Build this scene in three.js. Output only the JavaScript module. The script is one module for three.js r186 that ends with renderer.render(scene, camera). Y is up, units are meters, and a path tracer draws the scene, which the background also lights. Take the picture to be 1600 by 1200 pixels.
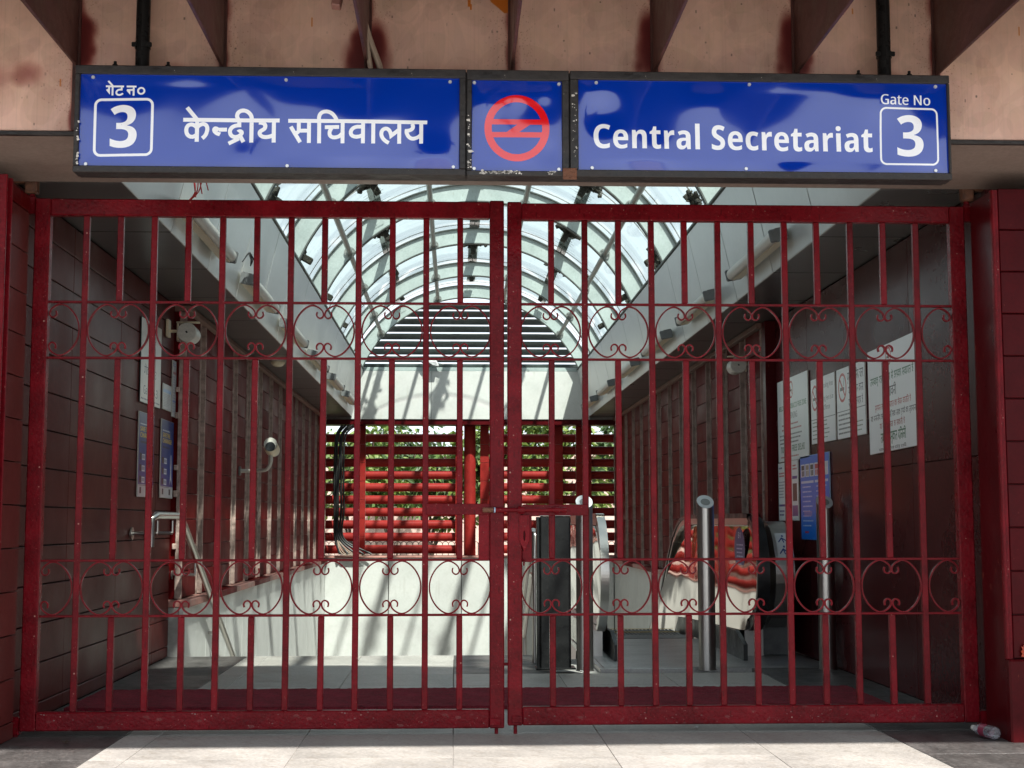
import * as THREE from 'three';
import { mergeGeometries } from 'three/addons/utils/BufferGeometryUtils.js';

// ------------------------------------------------------------------ camera, sky, sun, exposure
const scene = new THREE.Scene();
const camera = new THREE.PerspectiveCamera(30.24, 4 / 3, 0.05, 600);
camera.rotation.order = 'YXZ';
camera.position.set(-0.245, 1.0, 6.865);
camera.rotation.set(0.0966, -0.0402, -0.0011);

const sunDir = new THREE.Vector3(0.28, 1, 0.61).normalize();
const SUN = 4.8, EXPOSURE = 2.15;
const skyTex = (() => {
  const W = 256, H = 128, d = new Float32Array(W * H * 4), v = new THREE.Vector3();
  for (let j = 0; j < H; j++) for (let i = 0; i < W; i++) {
    const th = (j + 0.5) / H * Math.PI - Math.PI / 2, ph = (i + 0.5) / W * 2 * Math.PI - Math.PI;
    v.set(Math.cos(th) * Math.cos(ph), Math.sin(th), Math.cos(th) * Math.sin(ph));
    const e = Math.max(0, v.y), h = Math.pow(1 - e, 3), g = Math.max(0, v.dot(sunDir));
    const aur = 0.36 * Math.pow(g, 5) + 0.7 * Math.pow(g, 40);
    const o = (j * W + i) * 4;
    d[o] = 0.33 + 0.42 * h + aur; d[o + 1] = 0.39 + 0.425 * h + aur * 0.98; d[o + 2] = 0.455 + 0.425 * h + aur * 0.95; d[o + 3] = 1;
    if (v.y < 0) { d[o] = 0.25; d[o + 1] = 0.235; d[o + 2] = 0.22; }
  }
  const t = new THREE.DataTexture(d, W, H, THREE.RGBAFormat, THREE.FloatType);
  t.mapping = THREE.EquirectangularReflectionMapping; t.magFilter = THREE.LinearFilter; t.minFilter = THREE.LinearFilter; t.needsUpdate = true;
  return t;
})();
scene.background = skyTex; scene.environment = skyTex;
const sun = new THREE.DirectionalLight(new THREE.Color(1, 0.965, 0.915), SUN);
sun.name = 'sun';
sun.position.copy(sunDir).multiplyScalar(40).add(new THREE.Vector3(0, 0, -6)); sun.target.position.set(0, 0, -6);
sun.castShadow = true; Object.assign(sun.shadow.camera, { left: -20, right: 20, top: 20, bottom: -20, near: 1, far: 100 }); sun.shadow.mapSize.set(4096, 4096);
sun.shadow.radius = 2.2;
scene.add(sun, sun.target);

const renderer = new THREE.WebGLRenderer({ antialias: true });
renderer.toneMapping = THREE.LinearToneMapping; renderer.toneMappingExposure = EXPOSURE;
renderer.shadowMap.enabled = true;

// ------------------------------------------------------------------ helpers
function rng(seed) { let s = seed >>> 0; return () => { s = (s + 0x6d2b79f5) | 0; let t = Math.imul(s ^ (s >>> 15), 1 | s); t = (t + Math.imul(t ^ (t >>> 7), 61 | t)) ^ t; return ((t ^ (t >>> 14)) >>> 0) / 4294967296; }; }
const rnd = rng(7);
const rr = (a, b) => a + (b - a) * rnd();
function noiseField(N, base, oct, seed, sx = 1) {                    // tileable fractal value noise, 0..1
  const f = new Float32Array(N * N); let amp = 1, tot = 0;
  for (let o = 0; o < oct; o++) {
    const gx = Math.max(2, Math.round(base * sx * 2 ** o)), gy = base * 2 ** o, r = rng(seed + o * 131), g = new Float32Array(gx * gy);
    for (let i = 0; i < g.length; i++) g[i] = r();
    for (let y = 0; y < N; y++) {
      const fy = y / N * gy, y0 = Math.floor(fy), ty = fy - y0, wy = ty * ty * (3 - 2 * ty), a0 = (y0 % gy) * gx, a1 = ((y0 + 1) % gy) * gx;
      for (let x = 0; x < N; x++) {
        const fx = x / N * gx, x0 = Math.floor(fx), tx = fx - x0, wx = tx * tx * (3 - 2 * tx), x1 = (x0 + 1) % gx;
        f[y * N + x] += amp * ((g[a0 + x0] * (1 - wx) + g[a0 + x1] * wx) * (1 - wy) + (g[a1 + x0] * (1 - wx) + g[a1 + x1] * wx) * wy);
      }
    }
    tot += amp; amp *= 0.55;
  }
  for (let i = 0; i < f.length; i++) f[i] /= tot;
  return f;
}
const enc = (l) => { l = Math.min(1, Math.max(0, l)); return Math.round(255 * (l <= 0.0031308 ? 12.92 * l : 1.055 * l ** (1 / 2.4) - 0.055)); };
function dtex(N, fill, srgb, size) {
  const d = new Uint8Array(N * N * 4); fill(d);
  const t = new THREE.DataTexture(d, N, N, THREE.RGBAFormat); t.wrapS = t.wrapT = THREE.RepeatWrapping; t.magFilter = THREE.LinearFilter; t.minFilter = THREE.LinearFilter;
  if (srgb) t.colorSpace = THREE.SRGBColorSpace; t.repeat.set(1 / size, 1 / size); t.needsUpdate = true; return t;
}
const fields = {};
const F = (base, oct, sx = 1, N = 512) => { const k = [base, oct, sx, N].join(); return fields[k] ??= noiseField(N, base, oct, 17 + base * 7 + oct, sx); };
function greyTex(f, lo, hi, size, con = 2.2) { const N = Math.sqrt(f.length); return dtex(N, (d) => { for (let i = 0; i < f.length; i++) { const v = 255 * (lo + (hi - lo) * Math.min(1, Math.max(0, (f[i] - 0.5) * con + 0.5))); d[i * 4] = d[i * 4 + 1] = d[i * 4 + 2] = v; d[i * 4 + 3] = 255; } }, false, size); }
const sizedCache = new Map();
const sized = (t, s) => { const k = t.uuid + s; if (!sizedCache.has(k)) { const c = t.clone(); c.repeat.set(1 / s, 1 / s); c.needsUpdate = true; sizedCache.set(k, c); } return sizedCache.get(k); };
const BUMP = { fine: greyTex(F(64, 3), 0, 1, 1), peel: greyTex(F(24, 2), 0, 1, 1), coarse: greyTex(F(6, 5), 0, 1, 1), wave: greyTex(F(4, 1), 0, 1, 1, 1) };
const ROUGH = greyTex(F(5, 5), 0.6, 1, 1), SOFT = greyTex(F(5, 3), 0.85, 1, 1, 1.5);
// a painted, stone or metal surface: colour with layered noise, specks of wear, uneven gloss, fine relief
function surf(o) {
  const N = 512, a = F(o.base ?? 5, 5, o.sx ?? 1), b = F(o.fineBase ?? 90, 2), r = rng(o.seed ?? 3), c = o.c, s = o.size ?? 1;
  const col = new Float32Array(N * N * 3);
  for (let i = 0; i < N * N; i++) { const k = 1 + (o.v ?? 0.2) * (a[i] - 0.5) * 3 + (o.fv ?? 0.1) * (b[i] - 0.5) * 3; for (let q = 0; q < 3; q++) col[i * 3 + q] = c[q] * k + (o.tint ? o.tint[q] * Math.max(0, (a[(i * 7 + 991) % (N * N)] - 0.55)) * 2 : 0); }
  for (const sp of o.specks ?? []) for (let n = 0; n < sp.n; n++) {
    const x = r() * N, y = r() * N, R = sp.r * (0.4 + r()), e = sp.len ?? 1, k = (sp.a ?? 0.8) * (0.4 + 0.6 * r());
    for (let dy = -Math.ceil(R * e); dy <= R * e; dy++) for (let dx = -Math.ceil(R); dx <= R; dx++) {
      const q = (dx / R) ** 2 + (dy / (R * e)) ** 2; if (q > 1) continue;
      const i = (((Math.floor(y + dy) % N) + N) % N) * N + (((Math.floor(x + dx) % N) + N) % N), w = k * Math.min(1, (1 - q) * 2);
      for (let p = 0; p < 3; p++) col[i * 3 + p] = col[i * 3 + p] * (1 - w) + sp.c[p] * w;
    }
  }
  const map = dtex(N, (d) => { for (let i = 0; i < N * N; i++) { for (let q = 0; q < 3; q++) d[i * 4 + q] = enc(col[i * 3 + q]); d[i * 4 + 3] = 255; } }, true, s);
  const m = new (o.phys ? THREE.MeshPhysicalMaterial : THREE.MeshStandardMaterial)({ map, roughness: o.rough ?? 0.6, metalness: o.metal ?? 0 });
  if (o.rv !== false) m.roughnessMap = sized(o.rv === 'soft' ? SOFT : ROUGH, o.rsize ?? s);
  if (o.bump) { m.bumpMap = sized(BUMP[o.bump], o.bsize ?? s); m.bumpScale = o.bs ?? 0.001; }
  if (o.phys) Object.assign(m, o.phys);
  return m;
}
// geometry: everything gets uv in metres from its dominant normal
function boxUV(g, ou = 0, ov = 0) {
  const p = g.attributes.position, n = g.attributes.normal, uv = new Float32Array(p.count * 2);
  for (let i = 0; i < p.count; i++) {
    const ax = Math.abs(n.getX(i)), ay = Math.abs(n.getY(i)), az = Math.abs(n.getZ(i));
    const [u, v] = ax > ay && ax > az ? [p.getZ(i), p.getY(i)] : ay > az ? [p.getX(i), p.getZ(i)] : [p.getX(i), p.getY(i)];
    uv[i * 2] = u + ou; uv[i * 2 + 1] = v + ov;
  }
  g.setAttribute('uv', new THREE.BufferAttribute(uv, 2)); return g;
}
function cbox(w, h, d, b = 0.003, ou = rnd() * 3, ov = rnd() * 3) {   // box with chamfered edges, 44 triangles
  const W = w / 2, H = h / 2, D = d / 2; b = Math.min(b, W * 0.9, H * 0.9, D * 0.9);
  const P = (sx, sy, sz, k) => [sx * (k === 0 ? W : W - b), sy * (k === 1 ? H : H - b), sz * (k === 2 ? D : D - b)];
  const tri = [], push = (a, q, c) => {
    const u = [q[0] - a[0], q[1] - a[1], q[2] - a[2]], v = [c[0] - a[0], c[1] - a[1], c[2] - a[2]];
    const n = [u[1] * v[2] - u[2] * v[1], u[2] * v[0] - u[0] * v[2], u[0] * v[1] - u[1] * v[0]], m = [a[0] + q[0] + c[0], a[1] + q[1] + c[1], a[2] + q[2] + c[2]];
    (n[0] * m[0] + n[1] * m[1] + n[2] * m[2] > 0) ? tri.push(...a, ...q, ...c) : tri.push(...a, ...c, ...q);
  }, quad = (a, q, c, e) => { push(a, q, c); push(a, c, e); };
  for (const s of [-1, 1]) {
    quad(P(s, -1, -1, 0), P(s, 1, -1, 0), P(s, 1, 1, 0), P(s, -1, 1, 0));
    quad(P(-1, s, -1, 1), P(1, s, -1, 1), P(1, s, 1, 1), P(-1, s, 1, 1));
    quad(P(-1, -1, s, 2), P(1, -1, s, 2), P(1, 1, s, 2), P(-1, 1, s, 2));
    for (const t of [-1, 1]) {
      quad(P(s, t, -1, 0), P(s, t, 1, 0), P(s, t, 1, 1), P(s, t, -1, 1));
      quad(P(s, -1, t, 0), P(s, 1, t, 0), P(s, 1, t, 2), P(s, -1, t, 2));
      quad(P(-1, s, t, 1), P(1, s, t, 1), P(1, s, t, 2), P(-1, s, t, 2));
      for (const z of [-1, 1]) push(P(s, t, z, 0), P(s, t, z, 1), P(s, t, z, 2));
    }
  }
  const g = new THREE.BufferGeometry(); g.setAttribute('position', new THREE.Float32BufferAttribute(tri, 3)); g.computeVertexNormals();
  return boxUV(g, ou, ov);
}
const moved = (g, x, y, z, rx = 0, ry = 0, rz = 0) => g.applyMatrix4(new THREE.Matrix4().compose(new THREE.Vector3(x, y, z), new THREE.Quaternion().setFromEuler(new THREE.Euler(rx, ry, rz)), new THREE.Vector3(1, 1, 1)));
const join = (...gs) => mergeGeometries(gs.flat().map((g) => { g = g.index ? g.toNonIndexed() : g; for (const k of Object.keys(g.attributes)) if (!['position', 'normal', 'uv'].includes(k)) g.deleteAttribute(k); return g; }));
const V = (x, y, z) => new THREE.Vector3(x, y, z);
function cyl(r0, r1, h, seg = 20, open = false) { return boxUVc(new THREE.CylinderGeometry(r1, r0, h, seg, 1, open), r0, h); }
function boxUVc(g, r, h) { const u = g.attributes.uv; for (let i = 0; i < u.count; i++) u.setXY(i, u.getX(i) * 6.283 * r, u.getY(i) * h); return g; }
function rod(a, b, r, seg = 10) {                                    // straight round bar between two points
  const d = b.clone().sub(a), L = d.length(), g = cyl(r, r, L, seg);
  g.applyQuaternion(new THREE.Quaternion().setFromUnitVectors(V(0, 1, 0), d.normalize())); g.translate((a.x + b.x) / 2, (a.y + b.y) / 2, (a.z + b.z) / 2); return g;
}
function tube(pts, r, n = 40, seg = 8) { const c = new THREE.CatmullRomCurve3(pts, false, 'centripetal'); return boxUVc(new THREE.TubeGeometry(c, n, r, seg), r, c.getLength()); }
function bentPipe(pts, r, fillet, seg = 12) {                         // pipe with short rounded corners
  const path = new THREE.CurvePath();
  let last = pts[0];
  for (let i = 1; i < pts.length - 1; i++) {
    const a = pts[i].clone().add(pts[i - 1].clone().sub(pts[i]).setLength(fillet)), b = pts[i].clone().add(pts[i + 1].clone().sub(pts[i]).setLength(fillet));
    path.add(new THREE.LineCurve3(last, a)); path.add(new THREE.QuadraticBezierCurve3(a, pts[i], b)); last = b;
  }
  path.add(new THREE.LineCurve3(last, pts.at(-1)));
  return boxUVc(new THREE.TubeGeometry(path, 60, r, seg), r, path.getLength());
}
function ribbon(pts, w, d) {                                          // flat bar bent along a plane curve (x, y), width w in the plane, depth d in z
  const c = new THREE.CatmullRomCurve3(pts.map(([x, y]) => V(x, y, 0)), false, 'catmullrom', 0.5), n = pts.length * 3, pos = [], rings = [];
  for (let i = 0; i <= n; i++) {
    const p = c.getPoint(i / n), t = c.getTangent(i / n), nx = -t.y * w / 2, ny = t.x * w / 2;
    rings.push([[p.x + nx, p.y + ny, d / 2], [p.x - nx, p.y - ny, d / 2], [p.x - nx, p.y - ny, -d / 2], [p.x + nx, p.y + ny, -d / 2]]);
  }
  const quad = (a, b, e, f) => pos.push(...a, ...b, ...e, ...a, ...e, ...f);
  for (let i = 0; i < n; i++) for (let k = 0; k < 4; k++) quad(rings[i][k], rings[i][(k + 1) % 4], rings[i + 1][(k + 1) % 4], rings[i + 1][k]);
  quad(...rings[0]); quad(...rings[n].slice().reverse());
  const g = new THREE.BufferGeometry(); g.setAttribute('position', new THREE.Float32BufferAttribute(pos, 3)); g.computeVertexNormals(); return boxUV(g);
}
const counts = {};
const numbered = (n) => { const k = counts[n] = (counts[n] ?? -1) + 1; return k ? n + '_' + String(k).padStart(3, '0') : n; };
function thing(name, label, category, [x, y, z] = [0, 0, 0], group, kind) {
  const o = new THREE.Group(); o.name = numbered(name); o.position.set(x, y, z); scene.add(o);
  o.userData = { label, category }; if (group) o.userData.group = group; if (kind) o.userData.kind = kind; return o;
}
function structure(name, label, category = name) { return thing(name, label, category, [0, 0, 0], undefined, 'structure'); }
function part(name, geo, mat, parent, x = 0, y = 0, z = 0, rx = 0, ry = 0, rz = 0) {
  const m = new THREE.Mesh(geo, mat); m.name = name; m.position.set(x, y, z); m.rotation.set(rx, ry, rz); m.castShadow = m.receiveShadow = true; parent.add(m); return m;
}
function copyOf(root, name, label, [x, y, z], ry) {
  const c = root.clone(); c.name = numbered(name); c.userData = { ...root.userData, label }; c.position.set(x, y, z); if (ry !== undefined) c.rotation.y = ry; scene.add(c); return c;
}
const world = (parent, name, geo, mat, x, y, z, rx, ry, rz) => { const p = parent.position; return part(name, geo, mat, parent, x - p.x, y - p.y, z - p.z, rx, ry, rz); };

// ------------------------------------------------------------------ materials
const M = {
  gate: surf({ c: [0.128, 0.0040, 0.0080], v: 0.4, fv: 0.14, size: 0.7, rough: 0.38, rsize: 0.33, bump: 'peel', bsize: 0.3, bs: 0.0006, phys: { specularIntensity: 0.25 }, seed: 5, specks: [{ n: 240, r: 1.5, c: [0.3, 0.1, 0.085], a: 0.75 }, { n: 90, r: 3, c: [0.05, 0.002, 0.003], a: 0.6, len: 4 }, { n: 40, r: 3, c: [0.075, 0.028, 0.016], a: 0.8 }, { n: 22, r: 2.4, c: [0.42, 0.25, 0.2], a: 0.8 }] }),
  gateLow: surf({ c: [0.128, 0.0040, 0.0080], v: 0.4, fv: 0.14, size: 0.7, rough: 0.38, rsize: 0.33, bump: 'peel', bsize: 0.3, bs: 0.0006, phys: { specularIntensity: 0.25 }, seed: 6, specks: [{ n: 240, r: 1.5, c: [0.3, 0.1, 0.085], a: 0.75 }, { n: 90, r: 3, c: [0.05, 0.002, 0.003], a: 0.6, len: 4 }, { n: 40, r: 3, c: [0.075, 0.028, 0.016], a: 0.8 }, { n: 22, r: 2.4, c: [0.42, 0.25, 0.2], a: 0.8 }, { n: 60, r: 9, c: [0.2, 0.11, 0.1], a: 0.3, len: 0.5 }, { n: 120, r: 3, c: [0.3, 0.22, 0.2], a: 0.5, len: 0.6 }] }),
  steelRed: surf({ c: [0.06, 0.0024, 0.004], v: 0.25, size: 1.1, rough: 0.42, bump: 'coarse', bsize: 1.5, bs: 0.002, phys: { specularIntensity: 0.22 }, specks: [{ n: 40, r: 2, c: [0.3, 0.08, 0.05], a: 0.5, len: 3 }] }),
  tileDark: ['a', 'b', 'c'].map((_, i) => surf({ c: [0.094 + i * 0.005, 0.020, 0.018], v: 0.14, size: 1.3, rough: 0.5, rsize: 3.1, bump: 'coarse', bsize: 2.4, bs: 0.0012, phys: { specularIntensity: 0.17 }, seed: 31 + i, specks: [{ n: 30, r: 1.6, c: [0.2, 0.13, 0.12], a: 0.5 }, { n: 14, r: 1, c: [0.3, 0.2, 0.17], a: 0.35, len: 9 }] })),
  tileRed: ['a', 'b', 'c'].map((_, i) => surf({ c: [0.085 + i * 0.01, 0.0028 + i * 0.0003, 0.0033 + i * 0.0003], v: 0.22, size: 0.9, rough: 0.62, rsize: 2.1, bump: 'coarse', bsize: 1.2, bs: 0.0016, phys: { specularIntensity: 0.1 }, seed: 51 + i, specks: [{ n: 26, r: 2, c: [0.4, 0.17, 0.13], a: 0.35 }] })),
  louvreRed: surf({ c: [0.25, 0.017, 0.014], v: 0.3, size: 0.9, rough: 0.75, rsize: 2.1, seed: 57, phys: { specularIntensity: 0.3 }, specks: [{ n: 90, r: 3, c: [0.3, 0.1, 0.08], a: 0.3, len: 2 }] }),
  tileDeep: surf({ c: [0.055, 0.0014, 0.003], v: 0.25, size: 0.9, rough: 0.42, rsize: 1.6, seed: 58, phys: { specularIntensity: 0.2 }, specks: [{ n: 26, r: 1.4, c: [0.25, 0.06, 0.04], a: 0.5 }] }),
  granite: ['a', 'b'].map((_, i) => surf({ c: [0.062 + 0.004 * i, 0.011, 0.012], v: 0.2, fv: 0.2, size: 1.6, rough: 0.34, rsize: 3.3, phys: { specularIntensity: 0.17 }, seed: 71 + i, specks: [{ n: 12, r: 2, c: [0.12, 0.07, 0.065], a: 0.25, len: 6 }] })),
  grout: surf({ c: [0.24, 0.22, 0.2], v: 0.3, size: 0.6, rough: 0.95 }),
  joint: surf({ c: [0.02, 0.014, 0.013], v: 0.4, size: 0.6, rough: 0.95 }),
  mortar: surf({ c: [0.38, 0.27, 0.23], v: 0.5, size: 0.35, rough: 0.95, bump: 'coarse', bsize: 0.2, bs: 0.004 }),
  paveLight: ['a', 'b', 'c'].map((_, i) => surf({ c: [0.295 + 0.012 * i, 0.272 + 0.011 * i, 0.247 + 0.011 * i], v: 0.14, fv: 0.14, size: 0.9, rough: 0.8, bump: 'fine', bsize: 0.35, bs: 0.0008, seed: 91 + i, tint: [-0.06, -0.07, -0.08], specks: [{ n: 200, r: 1.1, c: [0.2, 0.19, 0.18], a: 0.35 }, { n: 14, r: 6, c: [0.2, 0.18, 0.16], a: 0.3 }, { n: 5, r: 3, c: [0.08, 0.075, 0.07], a: 0.5 }] })),
  paveGrey: ['a', 'b', 'c'].map((_, i) => surf({ c: [0.33 + 0.016 * i, 0.308 + 0.015 * i, 0.28 + 0.015 * i], v: 0.16, fv: 0.16, size: 0.9, rough: 0.55, bump: 'fine', bsize: 0.35, bs: 0.0006, seed: 101 + i, specks: [{ n: 600, r: 1.2, c: [0.1, 0.1, 0.09], a: 0.45 }] })),
  paveDark: ['a', 'b'].map((_, i) => surf({ c: [0.058 + 0.01 * i, 0.053 + 0.009 * i, 0.05 + 0.009 * i], v: 0.4, fv: 0.25, size: 1.1, rough: 0.55, sx: 3, bump: 'fine', bsize: 0.4, bs: 0.0007, seed: 111 + i, tint: [0.07, 0.06, 0.055], specks: [{ n: 60, r: 3, c: [0.16, 0.14, 0.12], a: 0.35 }] })),
  ground: surf({ c: [0.30, 0.275, 0.25], v: 0.25, size: 3, rough: 0.9 }),
  mat: surf({ c: [0.32, 0.018, 0.038], v: 0.3, fv: 0.55, size: 0.4, rough: 1, rv: false, bump: 'fine', bsize: 0.12, bs: 0.006, fineBase: 150 }),
  marble: ['a', 'b', 'c'].map((_, i) => surf({ c: [0.55 + 0.012 * i, 0.545 + 0.012 * i, 0.52 + 0.01 * i], v: 0.07, fv: 0.03, size: 2.1, rough: 0.5, rsize: 1.5, seed: 121 + i, tint: [-0.05, -0.05, -0.06], specks: [{ n: 26, r: 4, c: [0.42, 0.40, 0.36], a: 0.3, len: 9 }, { n: 30, r: 1.5, c: [0.3, 0.28, 0.25], a: 0.5 }] })),
  acp: ['a', 'b', 'c'].map((_, i) => surf({ c: [0.50 + 0.012 * i, 0.515 + 0.012 * i, 0.505 + 0.012 * i], v: 0.03, fv: 0.02, size: 2.7, rough: 0.34, metal: 0.2, rv: 'soft', rsize: 2.9, seed: 131 + i, specks: [{ n: 8, r: 1, c: [0.28, 0.29, 0.27], a: 0.2 }] })),
  ceil: ['a', 'b', 'c'].map((_, i) => surf({ c: [0.098 + 0.004 * i, 0.092 + 0.004 * i, 0.089 + 0.004 * i], v: 0.05, fv: 0.03, size: 2.7, rough: 0.32, metal: 0.25, rv: 'soft', rsize: 2.4, seed: 141 + i })),
  soffit: surf({ c: [0.25, 0.185, 0.155], v: 0.14, size: 1.2, sx: 0.2, rough: 0.6, metal: 0.1 }),
  beam: surf({ c: [0.066, 0.022, 0.017], v: 0.5, size: 0.8, rough: 0.7, bump: 'coarse', bsize: 0.4, bs: 0.002, specks: [{ n: 40, r: 4, c: [0.14, 0.03, 0.02], a: 0.5 }, { n: 30, r: 2, c: [0.2, 0.13, 0.1], a: 0.4 }] }),
  roof: surf({ c: [0.3, 0.22, 0.19], v: 0.25, size: 1.5, rough: 0.85 }),
  frame: surf({ c: [0.020, 0.0165, 0.0155], v: 0.6, fv: 0.25, size: 0.5, rough: 0.62, bump: 'coarse', bsize: 0.2, bs: 0.0014, specks: [{ n: 70, r: 2.2, c: [0.15, 0.11, 0.09], a: 0.5 }, { n: 26, r: 1.6, c: [0.55, 0.52, 0.47], a: 0.8 }] }),
  peel: surf({ c: [0.66, 0.63, 0.58], v: 0.25, size: 0.2, rough: 0.8 }),
  rust: surf({ c: [0.14, 0.055, 0.028], v: 0.7, size: 0.25, rough: 0.9, bump: 'coarse', bsize: 0.1, bs: 0.003, specks: [{ n: 60, r: 6, c: [0.13, 0.012, 0.012], a: 0.8 }] }),
  vaultPaint: surf({ c: [0.345, 0.40, 0.385], v: 0.12, fv: 0.06, size: 1.2, rough: 0.55, bump: 'coarse', bsize: 0.5, bs: 0.001, specks: [{ n: 60, r: 3, c: [0.25, 0.27, 0.24], a: 0.35, len: 3 }] }),
  flange: surf({ c: [0.075, 0.085, 0.078], v: 0.5, size: 0.5, rough: 0.8 }),
  purlin: surf({ c: [0.22, 0.23, 0.215], v: 0.4, size: 0.5, rough: 0.5, metal: 0.4, specks: [{ n: 50, r: 4, c: [0.1, 0.09, 0.06], a: 0.6 }] }),
  grime: surf({ c: [0.03, 0.029, 0.02], v: 0.9, size: 0.12, rough: 1, bump: 'coarse', bsize: 0.05, bs: 0.01, specks: [{ n: 40, r: 7, c: [0.17, 0.13, 0.04], a: 0.7 }] }),
  louvre: surf({ c: [0.10, 0.115, 0.11], v: 0.35, size: 0.8, rough: 0.55, metal: 0.3 }),
  stainless: surf({ c: [0.52, 0.50, 0.47], v: 0.04, fv: 0.03, size: 0.4, rough: 0.34, metal: 1, rv: 'soft', rsize: 0.9 }),
  steelPlate: surf({ c: [0.42, 0.41, 0.40], v: 0.25, fv: 0.1, size: 0.8, sx: 0.4, rough: 0.36, metal: 0.9, rv: 'soft' }),
  mirror: surf({ c: [0.42, 0.33, 0.29], v: 0.03, fv: 0.01, size: 0.7, rough: 0.05, rv: false, metal: 1, bump: 'wave', bsize: 1.1, bs: 0.003 }),
  rubber: surf({ c: [0.014, 0.014, 0.015], v: 0.3, size: 0.3, rough: 0.5 }),
  black: surf({ c: [0.012, 0.012, 0.012], v: 0.6, size: 0.5, rough: 0.36, rsize: 0.6, phys: { specularIntensity: 0.4 }, specks: [{ n: 30, r: 3, c: [0.06, 0.055, 0.05], a: 0.5, len: 3 }] }),
  cream: surf({ c: [0.70, 0.60, 0.43], v: 0.15, size: 0.5, rough: 0.55 }),
  capGrey: surf({ c: [0.13, 0.135, 0.135], v: 0.3, size: 0.3, rough: 0.6 }),
  offWhite: surf({ c: [0.52, 0.50, 0.45], v: 0.14, size: 0.3, rough: 0.5, specks: [{ n: 20, r: 2, c: [0.3, 0.27, 0.22], a: 0.4 }] }),
  lens: new THREE.MeshPhysicalMaterial({ color: new THREE.Color(0.02, 0.022, 0.025), roughness: 0.08, clearcoat: 1 }),
  screw: new THREE.MeshStandardMaterial({ color: new THREE.Color(0.75, 0.74, 0.72), roughness: 0.35, metalness: 0.85 }),
  cable: surf({ c: [0.012, 0.012, 0.012], v: 0.4, size: 0.2, rough: 0.6 }),
  cableTan: surf({ c: [0.33, 0.25, 0.19], v: 0.4, size: 0.2, rough: 0.8 }),
  wireRed: new THREE.MeshStandardMaterial({ color: new THREE.Color(0.5, 0.03, 0.03), roughness: 0.5 }),
  leaf: [[0.085, 0.165, 0.022], [0.16, 0.24, 0.03], [0.05, 0.11, 0.025]].map((c) => new THREE.MeshPhysicalMaterial({ color: new THREE.Color(...c), roughness: 0.6, transmission: 0.42, thickness: 0, side: THREE.DoubleSide })),
  bark: surf({ c: [0.11, 0.075, 0.05], v: 0.5, size: 0.3, rough: 0.95, bump: 'coarse', bsize: 0.1, bs: 0.006 }),
  pinkWall: surf({ c: [0.55, 0.40, 0.34], v: 0.12, size: 2, rough: 0.9, bump: 'fine', bsize: 0.5, bs: 0.002 }),
  slab: surf({ c: [0.28, 0.265, 0.25], v: 0.3, size: 2, rough: 0.95 }),
};
M.paleBlue = new THREE.MeshStandardMaterial({ color: new THREE.Color(0.3, 0.42, 0.55), roughness: 0.6 });
M.yellow = new THREE.MeshStandardMaterial({ color: new THREE.Color(0.5, 0.33, 0.02), roughness: 0.7 });

// ------------------------------------------------------------------ ground, paving, floor
const prismX = (prof, x0, x1) => {                                   // profile [[z, y], ...] swept along x
  const s = new THREE.Shape(prof.map(([z, y]) => new THREE.Vector2(-z, y))), g = new THREE.ExtrudeGeometry(s, { depth: x1 - x0, bevelEnabled: false });
  g.rotateY(Math.PI / 2); g.translate(x0, 0, 0); return boxUV(g);
};
const box = (x0, x1, y0, y1, z0, z1, b = 0.003) => moved(cbox(x1 - x0, y1 - y0, z1 - z0, b, x0, z0), (x0 + x1) / 2, (y0 + y1) / 2, (z0 + z1) / 2);
const pick = (a) => a[Math.floor(rnd() * a.length)];
{
  const s = new THREE.Shape(); s.moveTo(-200, -200); s.lineTo(200, -200); s.lineTo(200, 200); s.lineTo(-200, 200); s.closePath();
  const h = new THREE.Path(); h.moveTo(-2.9, 0.1); h.lineTo(2.9, 0.1); h.lineTo(2.9, 16.25); h.lineTo(-2.9, 16.25); h.closePath(); s.holes.push(h);
  const g = new THREE.ShapeGeometry(s); g.rotateX(-Math.PI / 2); g.translate(0, -0.036, 0); boxUV(g);
  const m = part('ground', g, M.ground, scene); m.userData = { kind: 'structure', label: 'open paved ground around the station entrance', category: 'ground' };
}
// slabs: a light granite path between dark border strips, running under the gate into the lobby
const pave = structure('pavement', 'granite pavement in front of the red gate, light in the middle and dark at both edges', 'pavement');
const floorS = structure('floor', 'granite lobby floor behind the gate, grey in the middle and dark at the edges', 'floor');
const sideStrips = (z0, z1, parent) => { for (const s of [-1, 1]) { const x0 = s < 0 ? -2.378 : 1.793, x1 = s < 0 ? -1.793 : 2.378; part('paving_slab', cbox(x1 - x0 - 0.003, 0.03, z1 - z0 - 0.003, 0.002), pick(M.paveDark), parent, (x0 + x1) / 2, -0.015, (z0 + z1) / 2); } };
const XJ = [-1.79, -1.63, -0.94, -0.25, 0.44, 1.13, 1.79];
for (let k = 0; k < 4; k++) {
  const z0 = -0.02 + k * 0.7, z1 = z0 + 0.7;
  for (let i = 0; i < XJ.length - 1; i++) part('paving_slab', cbox(XJ[i + 1] - XJ[i] - 0.003, 0.03, 0.697, 0.0012), pick(M.paveLight), pave, (XJ[i] + XJ[i + 1]) / 2, -0.0155 + 0.001 * rnd(), (z0 + z1) / 2);
  for (const s of [-1, 1]) for (let j = 0; j < 3; j++) { const x0 = 1.793 + j * 0.7, x1 = x0 + 0.7; part('paving_slab', cbox(0.697, 0.03, 0.697, 0.002), pick(M.paveDark), pave, s * (x0 + x1) / 2, -0.0155, (z0 + z1) / 2); }
}
part('paving_bed', box(-4, 4, -0.034, -0.0035, -0.02, 2.78), M.grout, pave);
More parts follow.
